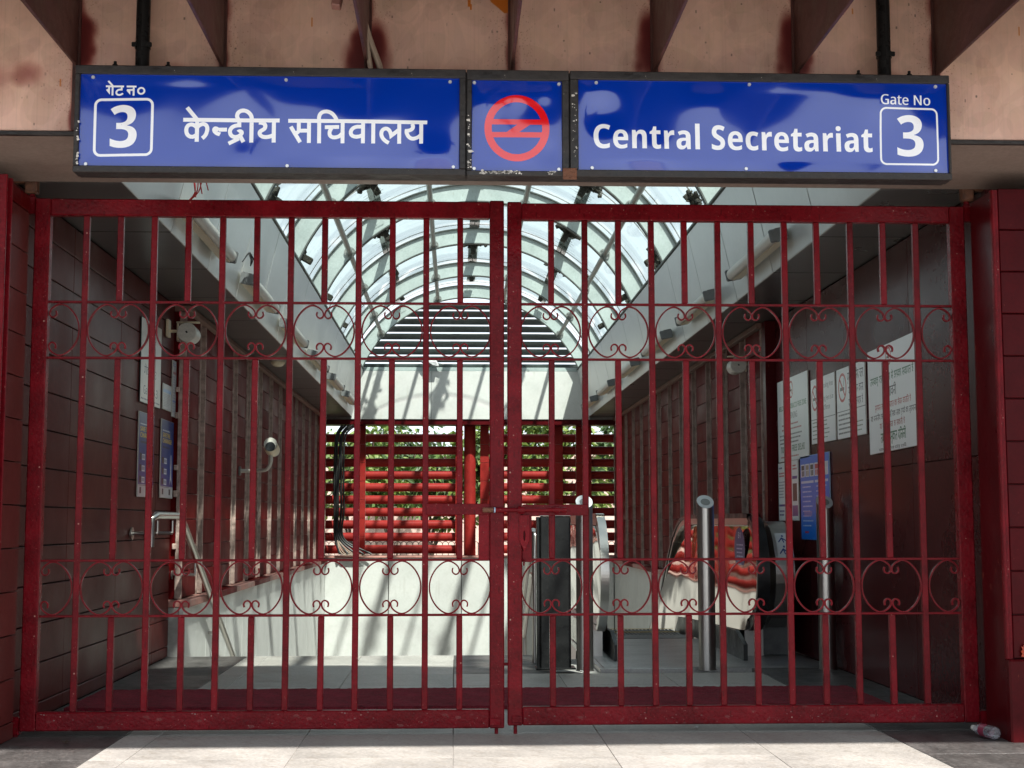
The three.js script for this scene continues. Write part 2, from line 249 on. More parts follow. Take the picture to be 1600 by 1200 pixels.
for (let k = 0; k < 6; k++) {
  const z1 = -0.02 - k * 0.66, z0 = z1 - 0.66;
  sideStrips(z0, z1, floorS);
  for (let i = 0; i < XJ.length - 1; i++) {
    if (z0 < -2.98 && XJ[i] > 0.4) continue;
    const dark = (k === 4 || k === 3 && false) && XJ[i] > -0.3;
    part('floor_slab', cbox(XJ[i + 1] - XJ[i] - 0.003, 0.03, 0.657, 0.002), dark || (z0 < -2.9 && XJ[i] > -0.3) ? pick(M.paveDark) : pick(M.paveGrey), floorS, (XJ[i] + XJ[i + 1]) / 2, -0.0155 + 0.001 * rnd(), (z0 + z1) / 2);
  }
}
part('floor_bed', box(-2.42, 2.42, -0.3, -0.032, -3.97, -0.03), M.slab, floorS);
{
  const t = thing('door_mat', 'long dark red coir mat lying across the lobby floor just inside the gate', 'mat', [-0.1, 0, -1.29]);
  const g = new THREE.BoxGeometry(4.42, 0.018, 0.83, 220, 1, 50), p = g.attributes.position, r = rng(4);
  for (let i = 0; i < p.count; i++) if (p.getY(i) > 0) p.setY(i, p.getY(i) + (r() - 0.5) * 0.006);
  g.computeVertexNormals(); part('pile', boxUV(g), M.mat, t, 0, 0.0102, 0);
}
// ------------------------------------------------------------------ stairs
{
  const t = structure('staircase', 'grey stone stairs going down behind the lobby floor towards the louvred end wall', 'stairs');
  for (let k = 0; k < 32; k++) part('step', box(-2.265, 0.36, -0.165 * (k + 1) - 0.15, -0.165 * (k + 1), -4.28 - 0.3 * k, -3.985 - 0.3 * k, 0.006), pick(M.paveGrey), t);
  part('landing', box(-2.265, 2.265, -5.6, -5.45, -15.58, -13.58), M.paveGrey[0], t);
}
// ------------------------------------------------------------------ lobby side walls
{
  const t = thing('tiled_wall', 'dark maroon tiled wall left of the gate, carrying the gate number board and blue posters', 'wall', [-2.38, 0, -1.9]);
  world(t, 'wall_core', box(-2.9, -2.414, -0.03, 3.0, -3.96, 0.05), M.joint, 0, 0, 0);
  const zs = [0.05, -1.1, -2.25, -3.4, -3.955], ys = [0.0, 0.08]; for (let y = 0.28; y < 2.6; y += 0.2) ys.push(y); ys.push(2.645);
  for (let i = 0; i < 4; i++) for (let j = 0; j < ys.length - 1; j++) {
    const w = zs[i] - zs[i + 1] - 0.0025, h = ys[j + 1] - ys[j] - 0.007;
    world(t, 'tile', cbox(0.03, h, w, 0.0025, (zs[i] + zs[i + 1]) / 2, (ys[j] + ys[j + 1]) / 2), M.tileDark[rnd() < 0.8 ? 0 : 1], -2.395 + (rnd() - 0.5) * 0.0015, (ys[j] + ys[j + 1]) / 2, (zs[i] + zs[i + 1]) / 2, 0, (rnd() - 0.5) * 0.0025, (rnd() - 0.5) * 0.004);
  }
}
{
  const t = thing('granite_wall', 'polished dark maroon panelled wall right of the gate, carrying white notices', 'wall', [2.38, 0, -2.3]);
  world(t, 'wall_core', box(2.414, 2.9, -0.03, 3.0, -4.64, 0.05), M.joint, 0, 0, 0);
  const zs = [0.05, -1.2, -2.4, -3.58, -4.63], ys = [0.0, 1.328, 2.645];
  for (let i = 0; i < 4; i++) for (let j = 0; j < 2; j++) world(t, 'wall_panel', cbox(0.03, ys[j + 1] - ys[j] - 0.004, zs[i] - zs[i + 1] - 0.004, 0.002), pick(M.granite), 2.395, (ys[j] + ys[j + 1]) / 2, (zs[i] + zs[i + 1]) / 2, 0, (rnd() - 0.5) * 0.005, (rnd() - 0.5) * 0.004);
  world(t, 'corner_post', box(2.3, 2.41, 0, 2.645, -4.76, -4.64), M.steelRed, 0, 0, 0);
}
// gate piers: tiled on the left, red painted steel with a tiled front on the right
{
  const t = thing('gate_pier', 'maroon tiled pier with a red steel channel, left of the gate', 'pier', [-2.6, 0, 0.2]);
  world(t, 'pier_core', box(-4.6, -2.322, -0.03, 2.545, 0.06, 0.33), M.joint, 0, 0, 0);
  for (let j = 0; j < 13; j++) { const y0 = j ? 0.08 + (j - 1) * 0.2 : 0, y1 = 0.08 + j * 0.2; world(t, 'tile', cbox(0.03, y1 - y0 - 0.005, 0.268, 0.0025), pick(M.tileDark), -2.305, (y0 + y1) / 2, 0.196); }
  for (let k = 0; k < 2; k++) world(t, 'cap_tile', cbox(0.03, 0.075, 0.132, 0.0025), M.tileRed[0], -2.304, 2.522, 0.128 + k * 0.136);
  world(t, 'channel', join(box(-2.335, -2.285, 0.0, 2.58, 0.335, 0.352), box(-2.335, -2.32, 0.0, 2.58, 0.352, 0.41), box(-2.335, -2.285, 0.0, 2.58, 0.41, 0.425)), M.gate, 0, 0, 0);
  for (let j = 0; j < 13; j++) world(t, 'front_tile', cbox(0.6, 0.195, 0.03, 0.003), M.tileDeep, -2.66, 0.06 + j * 0.2, 0.346);
}
{
  const t = thing('gate_pier', 'red painted pier with a tiled front face and corner strip, right of the gate', 'pier', [2.6, 0, 0.2]);
  world(t, 'pier_core', box(2.29, 4.6, -0.03, 2.56, 0.065, 0.325, 0.004), M.steelRed, 0, 0, 0);
  world(t, 'corner_strip', join(box(2.286, 2.318, 0.37, 2.562, 0.326, 0.352), box(2.286, 2.300, 0.37, 2.56, 0.353, 0.362)), M.gate, 0, 0, 0);
  world(t, 'plinth', box(2.285, 4.6, -0.03, 0.37, 0.327, 0.385, 0.008), M.steelRed, 0, 0, 0);
  for (let i = 0; i < 3; i++) for (let j = 0; j < 11; j++) world(t, 'tile', cbox(0.497, 0.195, 0.02, 0.003), M.tileDeep, 2.57 + i * 0.5, 0.471 + j * 0.2, 0.337 + (rnd() - 0.5) * 0.002);
}
{
  const t = thing('wrapper', 'crumpled orange plastic wrapper on the ledge of the right gate pier', 'wrapper', [2.385, 0.371, 0.362]); t.scale.set(0.8, 0.7, 0.7);
  const g = new THREE.IcosahedronGeometry(0.045, 3), p = g.attributes.position, r = rng(9);
  for (let i = 0; i < p.count; i++) { const k = 0.8 + 0.35 * Math.sin(p.getX(i) * 190 + p.getY(i) * 140) * Math.cos(p.getZ(i) * 170); p.setXYZ(i, p.getX(i) * k, p.getY(i) * k * 1.25 + 0.05, p.getZ(i) * k * 0.35); }
  g.computeVertexNormals(); part('film', g, new THREE.MeshPhysicalMaterial({ color: new THREE.Color(0.42, 0.045, 0.008), roughness: 0.3 }), t);
}
// ------------------------------------------------------------------ stairwell side walls: tiled columns on a sill above white stone
function sideWall(s, zStart, label) {
  const t = thing('column_wall', label, 'wall', [s * 2.4, 0, -9.7]);
  const X = (a, b) => s < 0 ? [-b, -a] : [a, b], bx = (a, b, ...r) => box(...X(a, b), ...r);
  world(t, 'recess_wall', bx(2.62, 2.9, -6, 3.0, -16.3, zStart), M.tileRed[0], 0, 0, 0);
  for (let z = zStart - 0.02; z > -15.4; z -= 0.86) {
    const c = world(t, 'column', bx(2.335, 2.618, 0.425, 2.6, z - 0.655, z - 0.015), M.tileRed[1], 0, 0, 0);
    for (let j = 0; j < 11; j++) { const y0 = 0.43 + j * 0.1975, o = part('tile', cbox(0.03, 0.192, 0.61, 0.004), pick(M.tileRed), c); o.position.set(s * 2.319 + (rnd() - 0.5) * 0.003, y0 + 0.098, z - 0.335); }
    for (const dz of [-0.009, -0.661]) part('edge_mortar', bx(2.29 + rnd() * 0.006, 2.345, 0.427, 2.598, z + dz - 0.007, z + dz + 0.007), M.mortar, c);
    // rough mortar showing between the tile courses at the reveal
    for (let j = 0; j < 10; j++) { if (rnd() < 0.45) continue; const y = 0.62 + j * 0.1975, w = 0.015 + rnd() * 0.02; part('mortar_patch', cbox(0.03, 0.03 + rnd() * 0.03, w, 0.004), M.mortar, c, s * 2.35, y, z + 0.004); }
  }
  for (let z = zStart, k = 0; z > -15.5; z -= 1.17, k++) world(t, 'sill_stone', bx(2.225, 2.62, 0.365, 0.42, z - 1.166, z, 0.006), k % 2 ? M.tileRed[2] : M.mortarRed, 0, 0, 0);
  for (let z = zStart, k = 0; z > -15.4; z -= 1.0, k++) for (const [y0, y1] of [[-1.2, 0.36], [-2.8, -1.204], [-6, -2.804]]) world(t, 'stone_panel', bx(2.27, 2.3, y0, y1, Math.max(z - 0.99, -15.58), z, 0.002), pick(M.marble), 0, 0, 0);
  world(t, 'wall_core', bx(2.304, 2.615, -6, 0.362, -15.6, zStart), M.slab, 0, 0, 0);
  world(t, 'head_rail', bx(2.26, 2.6, 2.602, 2.646, -15.6, zStart), M.headRail, 0, 0, 0);
  return t;
}
M.mortarRed = surf({ c: [0.36, 0.17, 0.14], v: 0.3, size: 0.8, rough: 0.7, bump: 'coarse', bsize: 0.4, bs: 0.002 });
M.headRail = surf({ c: [0.20, 0.11, 0.085], v: 0.4, size: 0.6, rough: 0.8 });
sideWall(-1, -3.96, 'red tiled columns above a white stone parapet along the left side of the stairs');
sideWall(1, -4.77, 'dark red tiled columns above a white stone parapet behind the escalator on the right');
// ------------------------------------------------------------------ louvred end wall
{
  const t = thing('end_wall', 'sunlit white header and parapet with red louvres between them at the far end of the stairs', 'wall', [0, 0, -15.8]);
  const w = (n, g, m) => world(t, n, g, m, 0, 0, 0);
  const hx = [-1.9, -0.62, 0.64, 1.9]; for (let i = 0; i < 3; i++) w('header_panel', box(hx[i], hx[i + 1] - 0.004, 2.615, 3.38, -15.63, -15.6), M.marble[i]);
  w('header_core', box(-2.6, 2.6, 2.612, 3.376, -16.0, -15.632), M.slab);
  w('header_beam', box(-2.6, 2.6, 2.53, 2.61, -16.0, -15.62), M.steelRed);
  const px = [-2.27, -1.27, -0.13, 1.02, 2.27]; for (let i = 0; i < 4; i++) for (const [y0, y1] of [[-1.6, 0.435], [-6, -1.605]]) w('stone_panel', box(px[i], px[i + 1] - 0.014, y0, y1, -15.63, -15.6, 0.002), pick(M.marble));
  w('parapet_core', box(-2.6, 2.6, -6, 0.433, -16.2, -15.634), M.slab);
  w('sill', box(-2.6, 2.6, 0.436, 0.465, -16.22, -15.585, 0.006), M.mortarRed);
  for (const [x0, x1] of [[-1.8, -1.67], [-0.235, -0.13], [0.16, 0.3], [1.35, 1.49], [1.7, 1.95]]) {
    const p = w('post', box(x0 + 0.004, x1 - 0.004, 0.466, 2.53, -16.03, -15.93), M.mortar);
    for (let j = 0; j < 7; j++) world(t, 'x', cbox(x1 - x0, 0.29, 0.012, 0.003), M.louvreRed, (x0 + x1) / 2, 0.613 + j * 0.295, -15.925).name = 'post_tile';
  }
  part('round_column', cyl(0.094, 0.094, 2.066, 32), M.louvreRed, t, -0.005, 1.499, -15.99 + 15.8);
  for (let j = 0; j < 10; j++) for (const [x0, x1] of [[-2.5, -0.14], [0.18, 2.5]]) {
    const g = new THREE.CapsuleGeometry(0.068, x1 - x0 - 0.1, 5, 20); boxUV(g.toNonIndexed()); g.rotateZ(Math.PI / 2); g.rotateX((rnd() - 0.5) * 0.05);
    part('louvre_slat', boxUV(g), M.louvreRed, t, (x0 + x1) / 2, 0.562 + j * 0.198, -16.10 + 15.8, 0, 0, (rnd() - 0.5) * 0.004);
  }
  for (const s of [-1, 1]) w('return_wall', box(s < 0 ? -2.9 : 2.58, s < 0 ? -2.58 : 2.9, 0.47, 3.0, -16.2, -15.64), M.steelRed);
  // slats that fill the arch above the header
  for (let j = 0; j < 9; j++) { const y = 3.47 + j * 0.122, hw = Math.sqrt(Math.max(0.02, 1.97 ** 2 - (y - 2.69) ** 2)); part('arch_slat', cbox(hw * 2, 0.014, 0.112, 0.004), M.louvre, t, 0, y, 0.0, -0.9, 0, 0); }
  part('arch_sill', box(-1.76, 1.76, 3.382, 3.44, 0.02, 0.2), M.vaultPaint, t);
}
// ------------------------------------------------------------------ sloped light panels, ceilings, roof
function bulkhead(s, label) {
  const t = thing('light_panel_band', label, 'wall panels', [s * 1.79, 2.65, -7.8]);
  for (let k = 0; k < 13; k++) world(t, 'metal_panel', cbox(0.018, 0.765, 1.186, 0.003), pick(M.acp), s * 1.795, 3.028, -0.02 - 0.598 - k * 1.2, (rnd() - 0.5) * 0.002, (rnd() - 0.5) * 0.003, s * 0.223);
  world(t, 'panel_backing', cbox(0.02, 0.74, 15.6, 0.002), M.joint, s * 1.832, 3.036, -7.82, 0, 0, s * 0.223);
  world(t, 'gutter', box(...(s < 0 ? [-2.0, -1.69] : [1.69, 2.0]), 3.408, 3.43, -15.6, -0.02), M.flange, 0, 0, 0);
  const c = structure('ceiling', s < 0 ? 'dark grey ceiling panels over the left side wall' : 'dark grey ceiling panels over the right side wall', 'ceiling');
  for (let k = 0; k < 13; k++) part('ceiling_panel', cbox(0.512, 0.02, 1.185, 0.003), pick(M.ceil), c, s * 2.132, 2.662, -0.02 - 0.6 - k * 1.2, (rnd() - 0.5) * 0.002, 0, (rnd() - 0.5) * 0.006);
  part('ceiling_backing', box(...(s < 0 ? [-2.6, -1.885] : [1.885, 2.6]), 2.675, 2.69, -15.6, -0.02), M.joint, c);
}
bulkhead(-1, 'pale grey sloped metal panels between the vault and the left ceiling');
bulkhead(1, 'pale grey sloped metal panels between the vault and the right ceiling');
{
  const t = structure('roof', 'flat concrete roof beside the glass vault', 'roof');
  part('roof_slab', box(-3.4, -1.9, 3.0, 3.2, -16.3, -0.3), M.roof, t); part('roof_slab', box(1.9, 3.4, 3.0, 3.2, -16.3, -0.3), M.roof, t);
}
// ------------------------------------------------------------------ glass vault
{
  const t = thing('glass_vault', 'arched glass roof on pale green ribs over the stairs', 'glass roof', [0, 2.69, -7.8]);
  const wv = (n, g, m, z = 0) => part(n, g, m, t, 0, 0, z + 7.8);
  const A = 67.2 * Math.PI / 180;
  const sector = (r0, r1, a, d) => { const s = new THREE.Shape(); s.absarc(0, 0, r1, Math.PI / 2 - a, Math.PI / 2 + a, false); s.absarc(0, 0, r0, Math.PI / 2 + a, Math.PI / 2 - a, true); const g = new THREE.ExtrudeGeometry(s, { depth: d, bevelEnabled: false, curveSegments: 56 }); return boxUV(g); };
  const web = sector(1.862, 2.048, A, 0.012), fi = sector(1.85, 1.862, A, 0.07), fo = sector(2.048, 2.06, A, 0.07), seal = sector(2.108, 2.118, A, 0.01);
  const zr = [-1.5, -3.9, -6.3, -8.7, -11.1, -13.5, -15.5];
  for (const z of zr) { const r = wv('rib', web, M.vaultPaint, z); part('flange', fi, M.flange, r, 0, 0, -0.029); part('flange', fo, M.flange, r, 0, 0, -0.029); }
  // clamps that hold the panes: four arms, a hub and old sealant
  const clamp = (seed) => { const r = rng(seed), gs = [cbox(0.07, 0.14, 0.07, 0.01)]; for (const [a, b] of [[1, 1], [1, -1], [-1, 1], [-1, -1]]) gs.push(moved(cbox(0.2, 0.03, 0.03, 0.006), a * 0.08, 0.07, b * 0.065, 0, a * b * 0.7, 0)); for (let i = 0; i < 40; i++) gs.push(moved(cbox(0.012 + r() * 0.05, 0.008 + r() * 0.022, 0.014 + r() * 0.07, 0.003), (r() + r() - 1) * 0.17, 0.055 + r() * 0.05, (r() + r() - 1) * 0.3, r() * 2, r() * 3, r())); return join(gs); };
  const clamps = [clamp(1), clamp(2), clamp(3), clamp(4)];
  const glassTex = (seed) => {
    const N = 256, c = document.createElement('canvas'); c.width = c.height = N; const x = c.getContext('2d'), r = rng(seed);
    x.fillStyle = 'rgb(230,240,236)'; x.fillRect(0, 0, N, N);
    for (let i = 0; i < 90; i++) { x.fillStyle = `rgba(150,170,160,${0.02 + 0.04 * r()})`; x.beginPath(); x.ellipse(r() * N, r() * N, 4 + r() * 40, 2 + r() * 9, r() * 0.6 - 0.3, 0, 7); x.fill(); }
    for (const e of [0, N]) for (let i = 0; i < 60; i++) { const y = N * (r() < 0.6 ? (0.5 + (r() - 0.5) * r()) : r()), L = (4 + 46 * r() * r() * r()); x.fillStyle = `rgba(30,32,22,${0.25 + 0.5 * r()})`; x.fillRect(e ? N - L : 0, y, L, 1 + r() * 3); }
    for (let i = 0; i < 60; i++) { x.fillStyle = `rgba(40,42,30,${0.3 * r()})`; x.fillRect(r() * N, r() * N, 1 + r() * 3, 1 + r() * 3); }
    const tx = new THREE.CanvasTexture(c); tx.colorSpace = THREE.SRGBColorSpace; return tx;
  };
  const glass = [3, 4].map((s) => new THREE.MeshPhysicalMaterial({ map: glassTex(s), roughness: 0.04, transmission: 1, thickness: 0, ior: 1.45, side: THREE.DoubleSide }));
  const deg = Math.PI / 180, segs = [[-66.5, -32], [-32, 0], [0, 32], [32, 66.5]];
  const zj = [-0.32]; for (let i = 0; i < zr.length; i++) { zj.push(zr[i] + 0.006); if (i < zr.length - 1) zj.push((zr[i] + zr[i + 1]) / 2); }
  for (let k = 0; k < zj.length - 1; k++) {
    const L = zj[k] - zj[k + 1] - 0.012;
    for (const [a0, a1] of segs) {
      const g = new THREE.CylinderGeometry(2.105, 2.105, L, 14, 1, true, (180 - a1 + 0.15) * deg, (a1 - a0 - 0.3) * deg); g.rotateX(Math.PI / 2);
      const o = wv('glass_pane', g, glass[Math.floor(rnd() * 2)], (zj[k] + zj[k + 1]) / 2);
    }
    wv('seal', seal, M.flange, zj[k + 1] - 0.015);
  }
  for (const a of [-32, 0, 32]) part('seal', cbox(0.13, 0.012, 15.2, 0.002), M.flange, t, 2.112 * Math.sin(a * deg), 2.112 * Math.cos(a * deg), 0, 0, 0, -a * deg);
  for (let i = 0; i < zr.length - 1; i++) for (const a of [-61, -32, 0, 32, 61]) part('pane_clamp', clamps[Math.floor(rnd() * 4)], M.grime, t, 2.02 * Math.sin(a * deg), 2.02 * Math.cos(a * deg), (zr[i] + zr[i + 1]) / 2 + 7.8, 0, 0, -a * deg);
  for (const a of [-48, -16, 16, 48]) {
    const x = 1.90 * Math.sin(a * deg), y = 1.90 * Math.cos(a * deg);
    part('tie_rod', rod(V(x, y, 7.4), V(x, y, -7.75), 0.03, 12), M.purlin, t);
    for (const z of zr) { const d = new THREE.CylinderGeometry(0.062, 0.062, 0.016, 18); d.rotateX(Math.PI / 2); part('tie_bracket', join(d, moved(new THREE.CylinderGeometry(0.034, 0.034, 0.06, 14), 0, 0, 0.03, Math.PI / 2), ...[0, 2.1, 4.2].map((q) => moved(new THREE.CylinderGeometry(0.008, 0.008, 0.02, 6), 0.045 * Math.cos(q), 0.045 * Math.sin(q), 0.012, Math.PI / 2))), M.purlin, t, x, y, z + 7.8 + 0.022); }
  }
  part('end_cladding', sector(0.6, 2.12, 70 * deg, 0.04), M.acp[0], t, 0, 0, 7.45);
}
// ------------------------------------------------------------------ entrance canopy
{
  const t = thing('entrance_canopy', 'rusty salmon coloured canopy with dark red beams above the sign', 'canopy', [0, 2.68, 0.75]);
  const w = (n, g, m) => world(t, n, g, m, 0, 0, 0);
  w('roof_slab', box(-4.6, 4.6, 3.42, 3.5, -0.32, 2.34), M.roof);
  w('soffit_panel', prismX([[0.745, 2.68], [0.05, 2.636], [0.05, 2.665], [0.745, 2.71]], -4.6, 0.93), M.soffit);
  w('soffit_panel', prismX([[0.745, 2.68], [0.05, 2.636], [0.05, 2.665], [0.745, 2.71]], 0.936, 4.6), M.soffit);
  w('front_fascia', box(-4.6, 4.6, 3.12, 3.418, 2.24, 2.28), M.beam);
  w('soffit_edge', box(-4.6, 4.6, 2.668, 2.686, 0.748, 0.775), M.frame);
  w('lintel', box(-4.6, -1.9, 2.668, 3.3, -0.3, 0.045), M.joint); w('lintel', box(1.9, 4.6, 2.668, 3.3, -0.3, 0.045), M.joint);
  const panelTex = (seed) => {
    const W = 256, H = 256, c = document.createElement('canvas'); c.width = W; c.height = H; const x = c.getContext('2d'), r = rng(seed);
    x.fillStyle = 'rgb(232,190,170)'; x.fillRect(0, 0, W, H);
    for (let i = 0; i < 240; i++) { x.fillStyle = r() < 0.5 ? `rgba(196,160,140,${0.06 * r()})` : `rgba(120,92,80,${0.07 * r()})`; x.beginPath(); x.ellipse(r() * W, r() * H, 10 + 50 * r(), 6 + 30 * r(), r() * 3, 0, 7); x.fill(); }
    for (let i = 0; i < 60; i++) { x.fillStyle = `rgba(90,70,60,${0.06 * r()})`; x.fillRect(r() * W, 0, 1, H); }
    // overspray from when the beams were painted red
    const puff = (cx, cy, R, al, q = 2) => { x.save(); x.translate(cx, cy); x.scale(1, q); const g = x.createRadialGradient(0, 0, 0, 0, 0, R); g.addColorStop(0, `rgba(86,8,6,${al})`); g.addColorStop(0.45, `rgba(88,10,8,${al * 0.6})`); g.addColorStop(1, 'rgba(100,20,14,0)'); x.fillStyle = g; x.fillRect(-R, -R, 2 * R, 2 * R); x.restore(); };
    for (let i = 0; i < 70; i++) puff(r() < 0.5 ? 0 : W, r() * H, 5 + 15 * r() * r(), 0.25 + 0.5 * r(), 1 + 3 * r());
    { const e = seed % 2 ? W : 0, cy = 110 + 70 * r(); for (let i = 0; i < 30; i++) puff(e + (seed % 2 ? -1 : 1) * 34 * r() * r(), cy + (r() - 0.5) * 70, 8 + 20 * r(), 0.35 + 0.3 * r(), 1 + r()); }
    if (seed === 4 || seed === 2) for (let i = 0; i < 14; i++) puff(W * (0.3 + 0.4 * r()), H * (0.62 + 0.1 * r()), 14 + 26 * r(), 0.1 + 0.12 * r(), 0.7);
    for (let i = 0; i < 900; i++) { const e = r() * r() * 60; x.fillStyle = `rgba(80,10,8,${0.5 * r()})`; x.fillRect(r() < 0.5 ? e : W - e, r() * H, 1.2, 1.2); }
    if (seed === 4) { x.fillStyle = 'rgb(196,104,8)'; x.beginPath(); x.moveTo(W, 22); x.lineTo(W - 44, 26); x.lineTo(W - 36, 42); x.lineTo(W - 22, 52); x.lineTo(W - 12, 60); x.lineTo(W, 58); x.fill(); x.fillRect(W - 78, 34, 5, 16); x.fillRect(W - 74, 46, 3, 9); }
    for (let i = 0; i < 24; i++) { x.fillStyle = `rgba(50,38,34,${0.7 * r()})`; x.fillRect(r() * W, r() * H, 1 + r() * 2, 1 + r() * 4); }
    for (let i = 0; i < 2; i++) { x.fillStyle = 'rgba(190,96,10,.8)'; x.fillRect(r() * W, r() * H, 2, 5 + 14 * r()); }
    const tx = new THREE.CanvasTexture(c); tx.colorSpace = THREE.SRGBColorSpace; return tx;
  };
  const pm = [1, 2, 3, 4].map((s) => new THREE.MeshStandardMaterial({ map: panelTex(s), roughness: 0.62, metalness: 0.1, roughnessMap: ROUGH }));
  const bx = []; for (let k = -7; k <= 7; k++) bx.push(k * 0.632);
  for (let i = 0; i < bx.length - 1; i++) {
    const W = 0.628, H = 0.72, g = cbox(W, H, 0.02, 0.002), p = g.attributes.position, uv = g.attributes.uv;
    for (let q = 0; q < p.count; q++) uv.setXY(q, p.getX(q) / W + 0.5, p.getY(q) / H + 0.5);
    world(t, 'back_panel', g, pm[(i * 3 + (i >> 2)) % 4], (bx[i] + bx[i + 1]) / 2, 3.05, 0.752, 0, 0, 0);
  }
  for (const x of bx) {
    const g = join(box(x - 0.007, x + 0.007, 2.975, 3.418, 0.764, 2.1), box(x - 0.016, x + 0.016, 2.69, 3.4, 0.7625, 0.776));
    w('beam', g, M.beam);
  }
}

// ------------------------------------------------------------------ the gate: two leaves, mirror images but for the bolt
function gateLeaf(s, label) {                                       // s = -1 left leaf, 1 right leaf
  const t = thing('metal_gate', label, 'gate', [s * 1.15, 0, 0], 'the two leaves of the red entrance gate');
  const P = (n, g, x, y, z = 0, rz = 0) => part(n, g, M.gate, t, s * x - s * 1.15, y, z, 0, 0, rz);
  const top = s < 0 ? 2.56 : 2.555, bot = s < 0 ? 0.028 : 0.04;
  P('stile', cbox(0.074, top - bot, 0.055, 0.005), 2.238, (top + bot) / 2);
  P('meeting_stile', cbox(0.070, top - bot + 0.006, 0.055, 0.005), 0.043, (top + bot) / 2 + 0.003);
  P('top_rail', cbox(2.122, 0.082, 0.052, 0.005), 1.1395, top - 0.0415);
  P('bottom_rail', cbox(2.122, 0.086, 0.052, 0.005), 1.1395, bot + 0.0435).material = M.gateLow;
  const yt = top - 0.0825, yb = bot + 0.0865, bands = [[2.057, 1.786], [0.819, 0.558]], hb = 0.0055, bw = 0.029;
  for (const [a, b] of bands) for (const y of [a, b]) P('band', cbox(2.124, hb * 2, 0.024, 0.002), 1.1395, y, 0.0015);
  const cut = [yt, 2.057, 1.786, 0.819, 0.558, yb];
  for (let i = 0; i < 12; i++) {
    const x = 0.2225 + 0.1645 * i;
    if (i % 2) P('bar', cbox(bw, yt - yb, 0.029, 0.003), x + rr(-0.001, 0.001), (yt + yb) / 2, 0, rr(-0.0012, 0.0012));
    else for (const [a, b] of [[0, 1], [2, 3], [4, 5]]) {
      const y1 = cut[a] - (a ? hb : 0), y0 = cut[b] + (b < 5 ? hb : 0), wob = rr(-0.002, 0.002);
      P('bar', cbox(bw, y1 - y0 - 0.0004, 0.029, 0.003), x + wob, (y0 + y1) / 2, 0, rr(-0.004, 0.004));
    }
  }
  // wrought rings: each a pair of C scrolls whose ends curl in
  const C = [[-0.033, 0.092], [-0.036, 0.078], [-0.031, 0.067], [-0.019, 0.061], [-0.007, 0.067], [-0.003, 0.080], [-0.009, 0.098], [-0.028, 0.115], [-0.056, 0.1245], [-0.088, 0.112], [-0.118, 0.082], [-0.139, 0.042], [-0.1455, 0]];
  const full = C.concat(C.slice(0, -1).reverse().map(([x, y]) => [x, -y]));
  const left = ribbon(full, 0.0068, 0.017), right = ribbon(full.map(([x, y]) => [-x, y]).reverse(), 0.0068, 0.017);
  for (const [a, b] of bands) {
    const y = (a + b) / 2;
    for (let i = 0; i < 12; i += 2) { const x = 0.2225 + 0.1645 * i, dx = i ? 0 : -0.003; P('scroll', left, x + dx, y + rr(-0.001, 0.001), 0.001 + rr(-0.001, 0.001), rr(-0.012, 0.012)); P('scroll', right, x + dx, y + rr(-0.001, 0.001), 0.001, rr(-0.012, 0.012)); }
    P('scroll', s < 0 ? right : left, 2.198, y, 0.001);
  }
  P('hinge', join(cbox(0.05, 0.085, 0.05, 0.006), moved(cyl(0.014, 0.014, 0.12, 12), 0, 0.04, 0)), 2.30, top - 0.03, -0.008);
  P('hinge', join(cbox(0.05, 0.085, 0.05, 0.006), moved(cyl(0.014, 0.014, 0.1, 12), 0, -0.02, 0)), 2.302, 0.05, -0.008);
  P('drop_pin', cyl(0.009, 0.009, 0.07, 10), 0.045, 0.032, 0.0);
  P('shoe_plate', cbox(0.05, 0.032, 0.006, 0.002), 0.052, bot + 0.03, 0.0305);
  if (s < 0) {
    P('latch_strap', cbox(0.315, 0.053, 0.006, 0.002), 0.225, 1.06, 0.018);
    P('latch_plate', cbox(0.052, 0.265, 0.006, 0.002), 0.1045, 0.95, 0.0115);
  } else {
    P('latch_strap', cbox(0.318, 0.053, 0.006, 0.002), 0.238, 1.056, 0.018);
    P('latch_plate', cbox(0.046, 0.235, 0.006, 0.002), 0.1015, 0.925, 0.0115);
    const h = new THREE.Shape(); h.moveTo(-0.024, 0.085); h.lineTo(0.024, 0.085); h.lineTo(0.024, -0.03); h.lineTo(0.0, -0.085); h.lineTo(-0.024, -0.03); h.closePath();
    const e = new THREE.Path(); e.absellipse(0, -0.012, 0.0065, 0.025, 0, Math.PI * 2, false, 0); h.holes.push(e);
    P('hasp', boxUV(new THREE.ExtrudeGeometry(h, { depth: 0.005, bevelEnabled: true, bevelSize: 0.0015, bevelThickness: 0.0015, bevelSegments: 1, curveSegments: 14 })), 0.088, 0.945, 0.0295);
    const b = new THREE.Mesh(); void b;
    const bolt = P('bolt', moved(cyl(0.0095, 0.0095, 0.405, 14), 0, 0, 0, 0, 0, Math.PI / 2), 0.088, 1.056, 0.0435);
    for (const [x, r, L, m] of [[-0.112, 0.0125, 0.06, M.gate], [-0.015, 0.0165, 0.032, M.gate], [0.155, 0.0135, 0.03, M.gate], [0.19, 0.0125, 0.022, M.gate], [-0.175, 0.0118, 0.05, M.rust]]) part('sleeve', moved(cyl(r, r, L, 14), 0, 0, 0, 0, 0, Math.PI / 2), m, bolt, x, 0, 0);
    part('paint_fleck', moved(cyl(0.0131, 0.0131, 0.007, 14), 0, 0, 0, 0, 0, Math.PI / 2), M.paleBlue, bolt, -0.142, 0, 0);
    part('bolt_bracket', cbox(0.03, 0.036, 0.02, 0.003), M.gate, bolt, -0.015, 0, -0.008);
    part('bolt_bracket', cbox(0.024, 0.034, 0.02, 0.003), M.gate, bolt, 0.155, 0, -0.012);
    P('shackle', moved(new THREE.TorusGeometry(0.013, 0.0035, 8, 18), 0, 0, 0, 0, Math.PI / 2, 0), 0.086, 0.805, 0.03);
